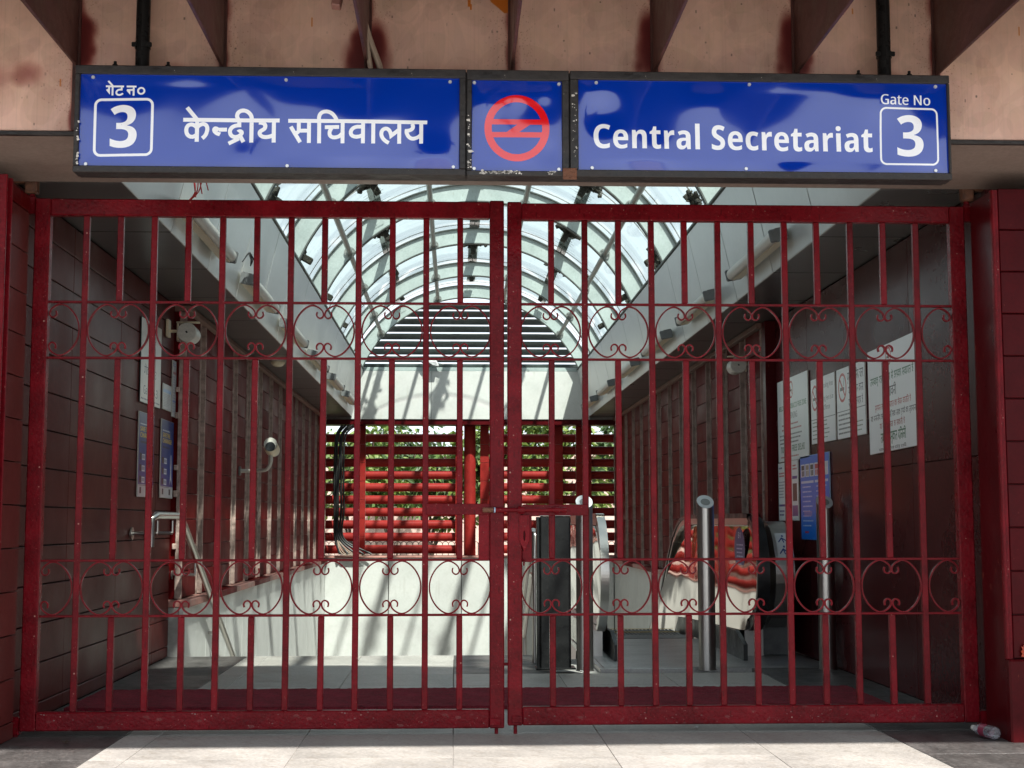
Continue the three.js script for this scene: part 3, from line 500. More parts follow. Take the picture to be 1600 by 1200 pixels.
    P('chain_stub', moved(cyl(0.008, 0.008, 0.055, 10), 0, 0, 0, 0, 0, Math.PI / 2), -0.003, 0.325, 0.0);
  }
  return t;
}

gateLeaf(-1, 'left leaf of the closed red steel gate, scroll rings between its bars');
gateLeaf(1, 'right leaf of the closed red steel gate, carrying the sliding bolt and hasp');

// ------------------------------------------------------------------ lettering
const canvas = (w, h) => { const c = document.createElement('canvas'); c.width = w; c.height = h; return [c, c.getContext('2d')]; };
const ctex = (c) => { const t = new THREE.CanvasTexture(c); t.colorSpace = THREE.SRGBColorSpace; return t; };
function fit(x, text, px, base, width, cap, font = 'sans-serif', weight = 'bold') {     // text set to an exact width and capital height
  x.save(); x.font = `${weight} 100px ${font}`; const w = x.measureText(text).width; x.translate(px, base); x.scale(width / w, cap / 71.4); x.fillText(text, 0, 0); x.restore();
}
// Devanagari letters drawn as pen strokes; head line at y = 0, foot at y = 1
const DV = {
  k: [1.12, 'M.55 0V1M.55 .3C.3 .14 .06 .28 .08 .54C.1 .8 .38 .82 .55 .62M.55 .34C.8 .14 1.04 .3 .98 .56L.86 .86'], t: [0.85, 'M.72 0V1M.72 .4H.42C.1 .42 .05 .7 .3 .98'], m: [0.9, 'M.76 0V1M.2 0V.66M.2 .5H.76M.2 .62C.06 .55 .02 .75 .14 .76C.22 .76 .22 .7 .2 .6'],
  b: [0.85, 'M.72 0V1M.72 .36C.5 .2 .1 .26 .1 .52C.1 .8 .5 .84 .72 .6M.2 .32L.62 .76'], r: [0.6, 'M.14 .1C.42 .06 .5 .3 .34 .44L.14 .5L.5 .98'], h: [0.75, 'M.4 0V.2C.1 .2 .12 .42 .4 .4C.68 .4 .6 .62 .4 .66C.1 .7 .3 1 .56 .86M.4 .4L.6 .3'],
  n: [0.8, 'M.68 0V1M.68 .5H.26C.1 .46 .06 .72 .28 .74'], l: [0.95, 'M.82 0V1M.1 .86C-.02 .5 .34 .22 .44 .5C.48 .7 .46 .8 .4 .9M.44 .52C.55 .4 .7 .44 .82 .52'], d: [0.7, 'M.42 0V.28C.1 .28 .04 .72 .34 .74C.56 .74 .5 .5 .36 .56L.6 1'],
  g: [0.85, 'M.72 0V1M.24 0V.7C.2 .86 .02 .8 .08 .66'], y: [0.85, 'M.72 0V1M.14 .1C.5 .16 .4 .46 .2 .5C.1 .6 .2 .84 .72 .72'], v: [0.8, 'M.68 0V1M.68 .36C.5 .22 .1 .26 .1 .52C.1 .8 .5 .84 .68 .6'], s: [0.95, 'M.82 0V1M.82 .48H.34M.14 .1C.4 .06 .48 .3 .34 .44L.14 .54L.5 .98'],
  c: [0.9, 'M.76 0V1M.08 .34H.42C.3 .8 .5 .9 .76 .74'], A: [0.32, 'M.16 0V1'], p: [0.8, 'M.68 0V1M.16 0C.1 .7 .4 .7 .68 .6'], j: [0.9, 'M.76 0V1M.76 .4H.4C.1 .45 .1 .8 .34 .86C.44 .86 .44 .7 .36 .68'], T: [0.65, 'M.38 0V.2C.02 .24 .02 .84 .34 .86C.46 .86 .54 .8 .58 .74'],
  a: [1.1, 'M.96 0V1M.96 .46H.5M.12 .16C.4 .0 .56 .38 .28 .44C.7 .42 .58 .98 .12 .8'], I: [0.34, 'M.17 0V1M.17 0C.2 -.4 -.4 -.42 -.42 0'], i: [0.34, 'M.17 0V1M.17 0C.1 -.42 .8 -.42 .86 0'], e: [0, 'M-.1 0L-.5 -.4'], u: [0, 'M-.2 1.06C-.5 1.02 -.5 1.3 -.22 1.26'], '.': [0, 'M-.3 -.26L-.26 -.24'], '/': [0.3, 'M.15 .05V1'],
};
function deva(x, words, px, py, h, color, weight = 0.13, width) {    // words: letters of DV, spaces between words
  let L = 0; words = [...words].filter((q) => q === ' ' || DV[q]).join(''); for (const ch of words) L += ch === ' ' ? 0.45 : DV[ch][0];
  const k = width ? width / (L * h) : 1;
  x.save(); x.translate(px, py); x.scale(h * k, h); x.strokeStyle = color; x.lineWidth = weight; x.lineJoin = 'round'; let at = 0;
  for (const word of words.split(' ')) {
    const a0 = at;
    for (const ch of word) { x.save(); x.translate(at, 0); x.stroke(new Path2D(DV[ch][1])); x.restore(); at += DV[ch][0]; }
    x.beginPath(); x.moveTo(a0, 0); x.lineTo(at, 0); x.stroke(); at += 0.45;
  }
  x.restore();
}
// ------------------------------------------------------------------ station sign
{
  const t = thing('station_sign', 'long blue station name sign in a black frame hung above the gate', 'sign', [0.015, 2.69, 0.9]);
  t.rotation.z = -0.0006;
  const BLUE = 'rgb(0,52,166)', WHITE = 'rgb(250,251,255)';
  const X0 = -1.862, X1 = 1.868, Y0 = -0.232, Y1 = 0.228, cells = [[-1.842, -0.245, -0.204, 0.192], [-0.192, 0.192, -0.21, 0.185], [0.262, 1.858, -0.202, 0.192]];
  const body = new THREE.BoxGeometry(X1 - X0 - 0.01, Y1 - Y0 - 0.01, 0.1); part('sign_box', boxUV(body), M.frame, t, (X0 + X1) / 2, (Y0 + Y1) / 2, -0.008);
  const F2 = (n, x0, x1, y0, y1, z0 = 0.03, z1 = 0.062, m = M.frame) => part(n, box(x0, x1, y0, y1, z0, z1, 0.003), m, t);
  const segs = [[X0, -0.218], [-0.214, 0.222], [0.226, X1]];
  segs.forEach(([x0, x1], i) => {
    const [a, b, c, d] = cells[i];
    F2('frame_bar', x0, x1, d, Y1, 0.0, 0.066); F2('frame_bar', x0, x1, Y0, c, -0.02, 0.066); F2('frame_bar', x0, a, c + 0.0005, d - 0.0005, 0, 0.0655); F2('frame_bar', b, x1, c + 0.0005, d - 0.0005, 0, 0.0655);
  });
  const sheet = (i, draw, W, H, bumps) => {
    const [a, b, c, d] = cells[i], w = b - a, h = d - c, [cv, x] = canvas(W, H);
    x.fillStyle = BLUE; x.fillRect(0, 0, W, H); draw(x);
    const r = rng(60 + i * 7); for (let q = 0; q < 40; q++) { x.fillStyle = `rgba(10,14,40,${0.25 * r()})`; x.fillRect(r() * W, r() * H, 1 + r() * 3, 1 + r() * 3); }
    const g = new THREE.PlaneGeometry(w, h, Math.round(w * 110), Math.round(h * 110)), p = g.attributes.position;
    for (let q = 0; q < p.count; q++) {
      const X = p.getX(q), Y = p.getY(q); let z = 0.004 * Math.sin(X * 4.1 + i * 2 + 1.5 * Math.sin(Y * 5)) + 0.0016 * Math.sin(X * 9 + Y * 7 + i) + 0.0006 * Math.sin(X * 19 - Y * 13) + (i === 2 ? 0.05 * Y * Y : 0);
      for (const [bx, by, R, A] of bumps) { const e = ((X - bx) ** 2 + (Y - by) ** 2) / (R * R); z += A * Math.exp(-e); }
      const edge = Math.min(1, (h / 2 - Math.abs(Y)) / 0.05, (w / 2 - Math.abs(X)) / 0.05); p.setZ(q, z * (0.25 + 0.75 * Math.max(0, edge)));
    }
    g.computeVertexNormals();
    const m = new THREE.MeshPhysicalMaterial({ map: ctex(cv), roughness: 0.09, ior: 1.75, clearcoat: 0.6, clearcoatRoughness: 0.04 });
    const o = part('sign_sheet', g, m, t, (a + b) / 2, (c + d) / 2, 0.05); return o;
  };
  const screws = (list) => { const g = moved(new THREE.CylinderGeometry(0.0068, 0.0078, 0.005, 14), 0, 0, 0, Math.PI / 2); for (const [x, y] of list) part('screw', g, M.screw, t, x, y, 0.0555); };
  // left: Hindi name. Canvas units come from the sheet's own 2048 x 512 grid
  sheet(0, (x) => {
    x.save(); const q = 3.4595; x.setTransform(q / 4.2105, -0.0236 * 3.45 / 4.2105 * 1, 0, 3.45 / 4.2105, (100 - 125) * q, (100 - 118) * 3.45 + 0.0236 * 3.45 * 25);
    x.strokeStyle = x.fillStyle = WHITE; x.lineWidth = 18; x.beginPath(); x.roundRect(204, 251, 372, 378, 40); x.stroke();
    fit(x, '3', 293, 576, 199, 284);
    const S = (w, d) => { x.lineWidth = w; x.stroke(new Path2D(d)); };
    x.lineJoin = 'miter';
    S(27, 'M778 393L1412 409M802 309L868 392M870 390L870 545M870 450C845 412 797 420 800 468C802 514 850 524 870 492M870 448C905 402 950 428 934 478C930 500 918 512 905 522M1066 464H1012M1012 470C990 440 970 462 992 482C1004 494 1018 494 1022 496M1146 400V436C1100 436 1078 462 1088 492C1098 522 1140 524 1160 496C1172 480 1150 470 1140 482M1154 510L1176 552M1146 526L1078 560M1227 396V556M1227 398C1232 366 1196 328 1158 338C1128 348 1124 376 1142 400M1374 408V558M1274 420C1312 420 1322 436 1316 456C1308 476 1274 472 1282 498C1294 530 1350 522 1374 504');
    x.restore();
    x.save(); x.setTransform(q / 2, -0.0236 * 3.45 / 2, 0, 3.45 / 2, -125 * q, -118 * 3.45 + 0.0236 * 3.45 * 125); x.strokeStyle = WHITE; x.lineJoin = 'miter';
    x.restore();
    const grid = (k, ox, oy) => { x.save(); x.setTransform(q / k, -0.0236 * 3.45 / k, 0, 3.45 / k, (ox - 125) * q, (oy - 118) * 3.45 - 0.0236 * 3.45 * (ox - 125)); x.strokeStyle = WHITE; };
    grid(6.154, 430, 170);
    S(38, 'M115 172L1455 204M218 185V258C218 290 196 300 166 288M140 230L232 386M205 272H316M316 185V395M414 180V400M412 172C404 92 456 84 486 85C530 90 560 124 580 170M468 242H606M536 250C500 290 508 345 560 345C600 345 620 330 640 300M640 195V405M836 242H800C728 236 700 300 730 328C752 350 806 346 834 322M836 200V408M935 205V410M1185 205V415M1086 406C1010 370 1000 310 1024 278C1056 246 1096 262 1108 334L1180 276M1397 210V418M1308 216C1328 250 1318 282 1256 286C1252 310 1272 360 1312 366C1340 368 1376 352 1396 326'); x.restore();
    grid(16, 150, 120);
    S(48, 'M220 285L670 295M735 295L980 302M278 148L392 278M300 290V436L244 366M388 280V525M612 300V376H570C480 380 462 470 508 500C548 526 612 512 646 472M742 388H910M752 388L806 452V392M912 300V540M1178 415A78 78 0 1 1 1022 415A78 78 0 1 1 1178 415');
    x.restore();
  }, 2048, 512, [[0.7, -0.17, 0.09, 0.012], [-0.1, -0.2, 0.12, 0.010], [-0.72, -0.2, 0.14, -0.006], [0.36, 0.02, 0.2, 0.004]]);
  sheet(1, (x) => {
    const c = [298, 316], R = 213; x.save(); x.translate(8, 12); x.scale(0.955, 0.945);
    x.strokeStyle = x.fillStyle = 'rgb(232,18,28)'; const cx = 285, cy = 308;
    x.lineWidth = 48; x.beginPath(); x.ellipse(cx, cy, 188, 198, 0, 0, 7); x.stroke();
    x.fillRect(cx - 172, cy - 60, 340, 36); x.fillRect(cx - 172, cy + 26, 340, 36);
    x.beginPath(); x.moveTo(cx + 4, cy - 26); x.lineTo(cx + 88, cy - 26); x.lineTo(cx + 12, cy + 28); x.lineTo(cx - 70, cy + 28); x.closePath(); x.fill(); x.restore();
  }, 560, 576, [[0.0, 0.14, 0.06, 0.006], [0.15, -0.12, 0.06, -0.007], [-0.15, 0.1, 0.07, 0.006], [0.12, 0.15, 0.05, 0.005]]);
  sheet(2, (x) => {
    x.save(); const q = 3.575; x.setTransform(q / 2, 0.0125 * 3.6 / 2, 0, 3.6 / 2, (800 - 901.5) * q, -136 * 3.6 - 0.0125 * 3.6 * 101);
    x.fillStyle = x.strokeStyle = WHITE; x.save(); x.rotate(-0.0095);
    fit(x, 'Central Secretariat', 240, 488, 873, 76); x.restore();
    fit(x, 'Gate No', 1138, 327, 160, 31, 'sans-serif', 'normal'); x.lineWidth = 1.5; fit(x, 'Gate No', 1139, 327, 160, 31, 'sans-serif', 'normal');
    x.lineWidth = 6; x.beginPath(); x.roundRect(1140, 339, 176, 176, 18); x.stroke(); fit(x, '3', 1186, 489, 92, 128); x.restore();
  }, 2048, 512, [[-0.7, 0.05, 0.08, -0.012], [-0.25, 0.1, 0.1, 0.008], [0.1, -0.16, 0.1, -0.008], [0.5, 0.12, 0.09, 0.006], [-0.5, -0.14, 0.1, 0.006], [0.72, -0.1, 0.12, 0.005]]);
  screws([[-1.79, 0.178], [-0.98, 0.176], [-0.285, 0.176], [-1.81, -0.196], [-0.97, -0.196], [-0.27, -0.194], [-0.182, 0.174], [0.18, 0.172], [-0.182, -0.2], [0.178, -0.2], [0.34, 0.18], [1.0, 0.18], [1.81, 0.18], [0.32, -0.192], [0.98, -0.19], [1.8, -0.19]]);
  for (const x of [-1.605, 1.615]) {
    part('hanger_pipe', cyl(0.03, 0.03, 0.52, 18), M.black, t, x, 0.474, -0.03);
    for (const dx of [-0.115, 0.11]) part('anchor_bolt', join(cyl(0.007, 0.007, 0.05, 8), moved(cyl(0.012, 0.012, 0.01, 6), 0, 0.006, 0)), M.black, t, x + dx, 0.25, -0.03);
    part('pipe_clip', join(cbox(0.085, 0.02, 0.012, 0.003), moved(cyl(0.034, 0.034, 0.026, 16), 0, 0, -0.02)), M.black, t, x, 0.345, -0.01);
  }
  // bare patches where the frame's paint has come away
  const r = rng(77), flakes = [];
  const flake = (x, y) => { const n = 5 + Math.floor(r() * 4), s = new THREE.Shape(), R = 0.0015 + 0.008 * r() * r() * r(); for (let i = 0; i < n; i++) { const a = i / n * 6.283, q = R * (0.5 + r()); i ? s.lineTo(x + q * Math.cos(a) * 1.4, y + q * Math.sin(a)) : s.moveTo(x + q * Math.cos(a) * 1.4, y + q * Math.sin(a)); } s.closePath(); flakes.push(moved(new THREE.ExtrudeGeometry(s, { depth: 0.0006, bevelEnabled: false }), 0, 0, 0.0661)); };
  for (let i = 0; i < 90; i++) flake(-0.12 + 0.1 * (r() + r() - 1) + 0.04, -0.2175 + 0.012 * (r() - 0.5)); for (let i = 0; i < 26; i++) flake(0.13 + 0.03 * r(), -0.218 + 0.012 * (r() - 0.5));
  for (let i = 0; i < 22; i++) flake(-0.203 + 0.014 * (r() - 0.5), -0.2 + 0.34 * r() * r()); for (let i = 0; i < 20; i++) flake(0.244 + 0.02 * (r() - 0.5), -0.19 + 0.33 * r()); for (let i = 0; i < 16; i++) flake(-1.85 + 0.01 * r(), -0.2 + 0.2 * r() * r());
  const fl = part('bare_patch', boxUV(join(flakes)), M.peel, t); fl.userData.kind = 'stuff';
  part('rusty_tab', cbox(0.06, 0.05, 0.004, 0.002), M.rust, t, 0.224, -0.222, 0.0695);
}
// ------------------------------------------------------------------ tube lights, loudspeakers, camera, ceiling lamp
{
  const ordinal = ['nearest', 'second', 'third', 'fourth', 'fifth', 'farthest'];
  const make = (name, label) => {
    const t = thing(name, label, 'tube light', [0, 0, 0], 'tube lights on the sloped panels beside the vault');
    const s = new THREE.Shape(); s.moveTo(-0.05, 0.012); s.lineTo(-0.05, 0.1); s.lineTo(0.05, 0.1); s.lineTo(0.05, 0.012); s.lineTo(0.035, 0); s.lineTo(-0.035, 0); s.closePath();
    const d = new THREE.Shape(); d.moveTo(-0.045, 0.1015); d.bezierCurveTo(-0.05, 0.16, 0.05, 0.16, 0.045, 0.1015); d.closePath();
    const ex = (q, L, z) => { const g = new THREE.ExtrudeGeometry(q, { depth: L, bevelEnabled: false, curveSegments: 12 }); g.translate(0, 0, z); return boxUV(g); };
    part('housing', ex(s, 1.48, -0.74), M.cream, t); part('diffuser', ex(d, 1.46, -0.73), M.offWhite, t);
    const cap = join(ex(s, 0.03, 0), moved(cbox(0.098, 0.062, 0.03, 0.01), 0, 0.12, 0.015));
    part('end_cap', cap.clone(), M.capGrey, t, 0, 0, 0.7405); part('end_cap', cap.clone(), M.capGrey, t, 0, 0, -0.7705);
    return t;
  };
  let proto;
  for (const s of [-1, 1]) for (let k = 0; k < 6; k++) {
    const label = `${ordinal[k]} tube light from the gate on the ${s < 0 ? 'left' : 'right'} sloped metal panels`, z = (s < 0 ? -1.9 : -2.5) - (s < 0 ? 2.34 : 2.36) * k;
    const t = proto ? copyOf(proto, 'tube_light', label, [0, 0, 0]) : (proto = make('tube_light', label));
    t.position.set(s * 1.822, 2.79, z); t.rotation.z = s * (Math.PI / 2 - 0.0); t.rotation.y = 0; t.rotation.z = s * (Math.PI / 2 + 0.223); t.scale.set(0.85, 0.78, 0.95);
  }
}
{
  const mk = (name, label, p, s) => {
    const t = thing(name, label, 'loudspeaker', p, 'loudspeakers at the tops of the side walls');
    part('speaker_body', moved(cyl(0.066, 0.07, 0.2, 28), 0, 0, -0.1, Math.PI / 2), M.offWhite, t);
    part('grille', moved(new THREE.CylinderGeometry(0.068, 0.072, 0.014, 32), 0, 0, 0.006, Math.PI / 2), M.offWhite, t); part('badge', cbox(0.012, 0.016, 0.004, 0.001), M.black, t, 0, 0, 0.0145, 0, 0, 0.785);
    part('bracket', join(moved(cbox(0.012, 0.13, 0.03, 0.002), -s * -0.085, 0.02, -0.1), moved(cbox(0.17, 0.012, 0.03, 0.002), s * 0.01, 0.085, -0.1), moved(cbox(0.02, 0.13, 0.1, 0.003), s * 0.155, 0.04, -0.1), moved(cbox(0.08, 0.02, 0.02, 0.002), s * 0.12, 0.02, -0.1)), M.cream, t); return t;
  };
  mk('loudspeaker', 'round white loudspeaker on the left wall above the notices', [-2.21, 2.385, -3.55], -1);
  mk('loudspeaker', 'round white loudspeaker on the right wall beside the first column', [2.2, 2.345, -5.25], 1);
  const c = thing('security_camera', 'white bullet security camera on a bent arm in front of the left columns', 'security camera', [-1.97, 1.7, -6.5]);
  const body = new THREE.Group(); void body;
  part('camera_body', moved(cyl(0.058, 0.062, 0.26, 26), 0, 0, -0.13, Math.PI / 2 - 0.2, 0.18, 0), M.offWhite, c); part('sun_hood', moved(new THREE.CylinderGeometry(0.068, 0.068, 0.2, 26, 1, true, -1.5, 3), 0, 0.002, -0.08, Math.PI / 2 - 0.2, 0.18, Math.PI), M.cream, c);
  part('lens', moved(new THREE.CylinderGeometry(0.046, 0.046, 0.01, 24), 0.0, 0.0, 0.005, Math.PI / 2 - 0.2, 0.18, 0), M.lens, c);
  part('arm', tube([V(-0.01, -0.06, -0.12), V(-0.01, -0.13, -0.14), V(-0.05, -0.2, -0.18), V(-0.15, -0.215, -0.24), V(-0.32, -0.215, -0.3)], 0.018), M.offWhite, c); part('wall_plate', moved(cyl(0.045, 0.045, 0.016, 16), -0.322, -0.215, -0.3, 0, 0, Math.PI / 2), M.capGrey, c);
  const l = thing('ceiling_lamp', 'small round yellowed lamp on the left ceiling panels', 'lamp', [-2.06, 2.645, -7.7]);
  const dome = new THREE.SphereGeometry(0.075, 24, 10, 0, 7, Math.PI / 2, Math.PI / 2); dome.scale(1, 0.7, 1); part('dome', boxUV(dome), M.cream, l, 0, -0.012, 0); part('base_ring', cyl(0.082, 0.082, 0.014, 24), M.offWhite, l, 0, -0.004, 0);
}
// ------------------------------------------------------------------ notices
function poster(name, label, category, side, z0, z1, y0, y1, W, H, draw, tilt = 0, frame) {      // z0 nearer the gate
  const L = z0 - z1, h = y1 - y0, t = thing(name, label, category, [side * 2.372, (y0 + y1) / 2, (z0 + z1) / 2]); t.rotation.y = -side * Math.PI / 2; t.rotation.z = tilt;
  part('board', cbox(L, h, 0.008, 0.002), frame ?? M.offWhite, t);
  const [c, x] = canvas(W, H); draw(x, W, H); part('print', new THREE.PlaneGeometry(L - 0.006, h - 0.006), new THREE.MeshPhysicalMaterial({ map: ctex(c), roughness: 0.35, clearcoat: 0.3, clearcoatRoughness: 0.2 }), t, 0, 0, 0.0055);
  return t;
}
const paper = (x, W, H, c = 'rgb(240,241,240)') => { x.fillStyle = c; x.fillRect(0, 0, W, H); };
const lines = (x, px, py, w, n, gap, col, seed, th = 3) => { const r = rng(seed); x.fillStyle = col; for (let i = 0; i < n; i++) { let at = px; const end = px + w * (0.7 + 0.3 * r()); while (at < end) { const L = 6 + r() * 22; x.fillRect(at, py + i * gap, Math.min(L, end - at), th); at += L + 5; } } };
const noSmoke = (x, cx, cy, R) => { x.strokeStyle = 'rgb(190,30,28)'; x.lineWidth = R * 0.2; x.beginPath(); x.arc(cx, cy, R, 0, 7); x.stroke(); x.fillStyle = 'rgb(40,36,34)'; x.fillRect(cx - R * 0.62, cy - R * 0.02, R * 1.1, R * 0.24); x.lineWidth = R * 0.09; x.strokeStyle = 'rgb(90,90,90)'; x.beginPath(); x.moveTo(cx + R * 0.4, cy - R * 0.1); x.bezierCurveTo(cx + R * 0.2, cy - R * 0.4, cx + R * 0.6, cy - R * 0.4, cx + R * 0.4, cy - R * 0.7); x.stroke(); x.strokeStyle = 'rgb(190,30,28)'; x.lineWidth = R * 0.18; x.beginPath(); x.moveTo(cx - R * 0.68, cy - R * 0.68); x.lineTo(cx + R * 0.68, cy + R * 0.68); x.stroke(); };
// right wall
poster('notice_board', 'large white notice in Hindi, nearest the gate on the right wall', 'notice', 1, -1.055, -1.99, 1.42, 2.072, 760, 530, (x, W, H) => {
  paper(x, W, H); noSmoke(x, 350, 62, 42); deva(x, 'tmbAku rhit ctr me. apkA svAgt he', 40, 148, 34, 'rgb(22,92,48)', 0.14, 690); deva(x, 'cetAvnI', 290, 216, 44, 'rgb(50,46,48)', 0.13, 170);
  deva(x, 'dumpAn tmbAku pdArto kA seVn vrjit he'.replace('V', 'v'), 110, 290, 26, 'rgb(170,40,36)', 0.13, 570); deva(x, 'yh dNdnIy aprAd he lie, sk lAk rupye kA jurmAnA'.replace('N', 'n').replace(',', ''), 30, 340, 25, 'rgb(60,50,50)', 0.13, 720); deva(x, 'yA dono. he sjA ho sktI he'.replace(/o/g, 'A'), 180, 388, 25, 'rgb(150,40,36)', 0.13, 400);
  deva(x, 'tmbAku mukt dillI', 190, 440, 44, 'rgb(22,92,48)', 0.15, 400); fit(x, 'smoke free city cell', 160, 522, 430, 15, 'serif'); x.fillStyle = 'rgb(160,40,36)';
}, 0.012);
poster('notice_board', 'white no smoking notice in Hindi, second from the gate on the right wall', 'notice', 1, -2.06, -2.735, 1.553, 2.03, 560, 400, (x, W, H) => {
  paper(x, W, H); noSmoke(x, 120, 110, 76); deva(x, 'dumrpAn nisd kctr'.replace('kc', 'c'), 225, 40, 46, 'rgb(40,36,40)', 0.12, 310); deva(x, 'yhA. dumrpAn krnA', 240, 120, 40, 'rgb(60,50,70)', 0.12, 290); deva(x, 'dNdnIy aprAd he'.replace('N', 'n'), 240, 190, 38, 'rgb(70,50,70)', 0.12, 280); x.fillStyle = '#555'; x.fillRect(0, 244, W, 4);
  lines(x, 30, 262, 330, 5, 26, 'rgb(60,60,60)', 3, 9); lines(x, 300, 320, 220, 3, 24, 'rgb(110,120,80)', 4, 6);
});
poster('notice_board', 'white no smoking notice in English, third from the gate on the right wall', 'notice', 1, -2.78, -3.44, 1.557, 2.03, 560, 400, (x, W, H) => {
  paper(x, W, H); noSmoke(x, 95, 118, 72); x.fillStyle = 'rgb(60,56,60)'; fit(x, 'No smoking Area', 200, 72, 320, 30, 'sans-serif', 'normal'); fit(x, 'Smoking Here is an', 200, 150, 330, 28, 'sans-serif', 'normal'); fit(x, 'Offence', 300, 206, 150, 28, 'sans-serif', 'normal'); x.fillStyle = '#666'; x.fillRect(0, 250, W, 4); lines(x, 30, 268, 460, 5, 25, 'rgb(90,100,70)', 8, 6);
}, -0.004);
poster('notice_board', 'tall white tobacco free zone notice, farthest of the row on the right wall', 'notice', 1, -3.53, -4.52, 1.47, 2.12, 640, 420, (x, W, H) => {
  paper(x, W, H, 'rgb(238,242,240)'); noSmoke(x, 300, 62, 40); x.fillStyle = 'rgb(30,110,66)'; fit(x, 'WELCOME TO TOBACCO FREE ZONE', 30, 158, 580, 26); x.fillStyle = 'rgb(40,40,40)'; fit(x, 'WARNING', 215, 208, 210, 30, 'sans-serif', 'normal'); lines(x, 90, 232, 440, 2, 24, 'rgb(170,60,52)', 12, 7); lines(x, 40, 284, 540, 3, 20, 'rgb(70,70,66)', 13, 7); x.fillStyle = 'rgb(20,92,52)'; fit(x, 'TOBACCO FREE DELHI', 60, 376, 500, 32); lines(x, 60, 396, 450, 1, 10, 'rgb(170,60,52)', 14, 6);
});
poster('poster', 'small white paper poster below the tobacco notice, the farther one', 'poster', 1, -4.29, -4.54, 1.005, 1.465, 180, 340, (x, W, H) => { paper(x, W, H); x.fillStyle = 'rgb(40,50,100)'; lines(x, 14, 24, 90, 1, 9, 'rgb(50,50,110)', 2, 10); lines(x, 14, 56, 150, 2, 16, 'rgb(190,40,44)', 3, 9); lines(x, 14, 110, 150, 6, 18, 'rgb(130,120,140)', 4, 5); x.fillStyle = 'rgb(70,60,130)'; x.fillRect(10, 245, 160, 12); lines(x, 20, 280, 130, 2, 22, 'rgb(70,60,130)', 5, 10); });
poster('poster', 'small white and purple paper poster beside the blue poster on the right wall', 'poster', 1, -3.88, -4.1, 1.005, 1.47, 160, 340, (x, W, H) => { paper(x, W, H); lines(x, 30, 24, 110, 2, 18, 'rgb(180,50,50)', 12, 9); x.fillStyle = 'rgb(60,50,140)'; x.fillRect(20, 88, 120, 16); x.fillStyle = 'rgb(70,60,60)'; x.fillRect(30, 130, 100, 100); x.fillStyle = 'rgb(130,90,150)'; x.fillRect(14, 255, 132, 60); });
poster('poster', 'bright blue information poster on the right wall behind the right bollard', 'poster', 1, -2.975, -3.81, 0.865, 1.487, 520, 620, (x, W, H) => {
  x.fillStyle = 'rgb(18,118,222)'; x.fillRect(0, 0, W, H); ['rgb(30,30,40)', 'rgb(150,140,120)', 'rgb(30,60,50)', 'rgb(190,50,60)', 'rgb(40,50,120)', 'rgb(210,215,220)'].forEach((c, i) => { x.fillStyle = 'rgb(225,228,232)'; x.fillRect(14 + i * 84, 60, 72, 96); x.fillStyle = c; x.fillRect(24 + i * 84, 70, 52, 34); x.fillRect(30 + i * 84, 110, 18, 40); x.fillRect(56 + i * 84, 110, 18, 40); });
  x.fillStyle = 'rgb(205,220,240)'; x.fillRect(16, 186, 230, 18); x.fillRect(270, 186, 230, 18); for (const px of [40, 290]) for (let i = 0; i < 9; i++) lines(x, px, 226 + i * 36, 190, 1, 10, 'rgb(190,212,240)', 20 + i + px, 10); x.fillStyle = 'rgba(220,150,200,.6)'; x.fillRect(60, 410, 150, 40); x.fillStyle = 'rgb(190,40,70)'; x.fillRect(70, 560, 70, 14);
}, 0, M.paleBlue);
// left wall
poster('gate_number_board', 'tall white gate number board high on the left wall', 'sign board', -1, -2.77, -3.43, 1.81, 2.39, 420, 560, (x, W, H) => {
  paper(x, W, H, 'rgb(206,202,194)'); x.fillStyle = 'rgb(40,44,60)'; deva(x, 'geT n', 70, 318, 52, 'rgb(40,44,60)', 0.12, 170); fit(x, '3', 290, 372, 34, 54, 'sans-serif', 'normal'); x.fillStyle = 'rgb(40,44,60)'; fit(x, 'Gate No.3', 60, 500, 300, 56, 'sans-serif', 'normal'); x.fillStyle = 'rgb(50,60,90)'; for (let i = 0; i < 14; i++) x.fillRect(16 + i * 28, 530, 18, 10);
}, 0, M.frame);
poster('paper_notice', 'small printed sheet with a pale blue heading beside the gate number board', 'notice', -1, -3.52, -3.83, 1.82, 2.01, 220, 200, (x, W, H) => { paper(x, W, H, 'rgb(190,190,190)'); x.fillStyle = 'rgb(150,180,215)'; x.fillRect(10, 40, 200, 26); lines(x, 16, 80, 190, 8, 13, 'rgb(150,150,160)', 5, 4); });
poster('paper_notice', 'long printed sheet hanging under the left loudspeaker', 'notice', -1, -3.86, -4.0, 1.79, 2.217, 200, 420, (x, W, H) => { paper(x, W, H, 'rgb(186,186,188)'); lines(x, 20, 20, 150, 2, 16, 'rgb(90,120,180)', 6, 8); x.fillStyle = 'rgb(170,110,110)'; x.fillRect(14, 84, 172, 18); lines(x, 16, 120, 170, 14, 20, 'rgb(150,155,170)', 7, 5); x.fillStyle = 'rgb(120,140,190)'; x.fillRect(14, 300, 172, 14); });
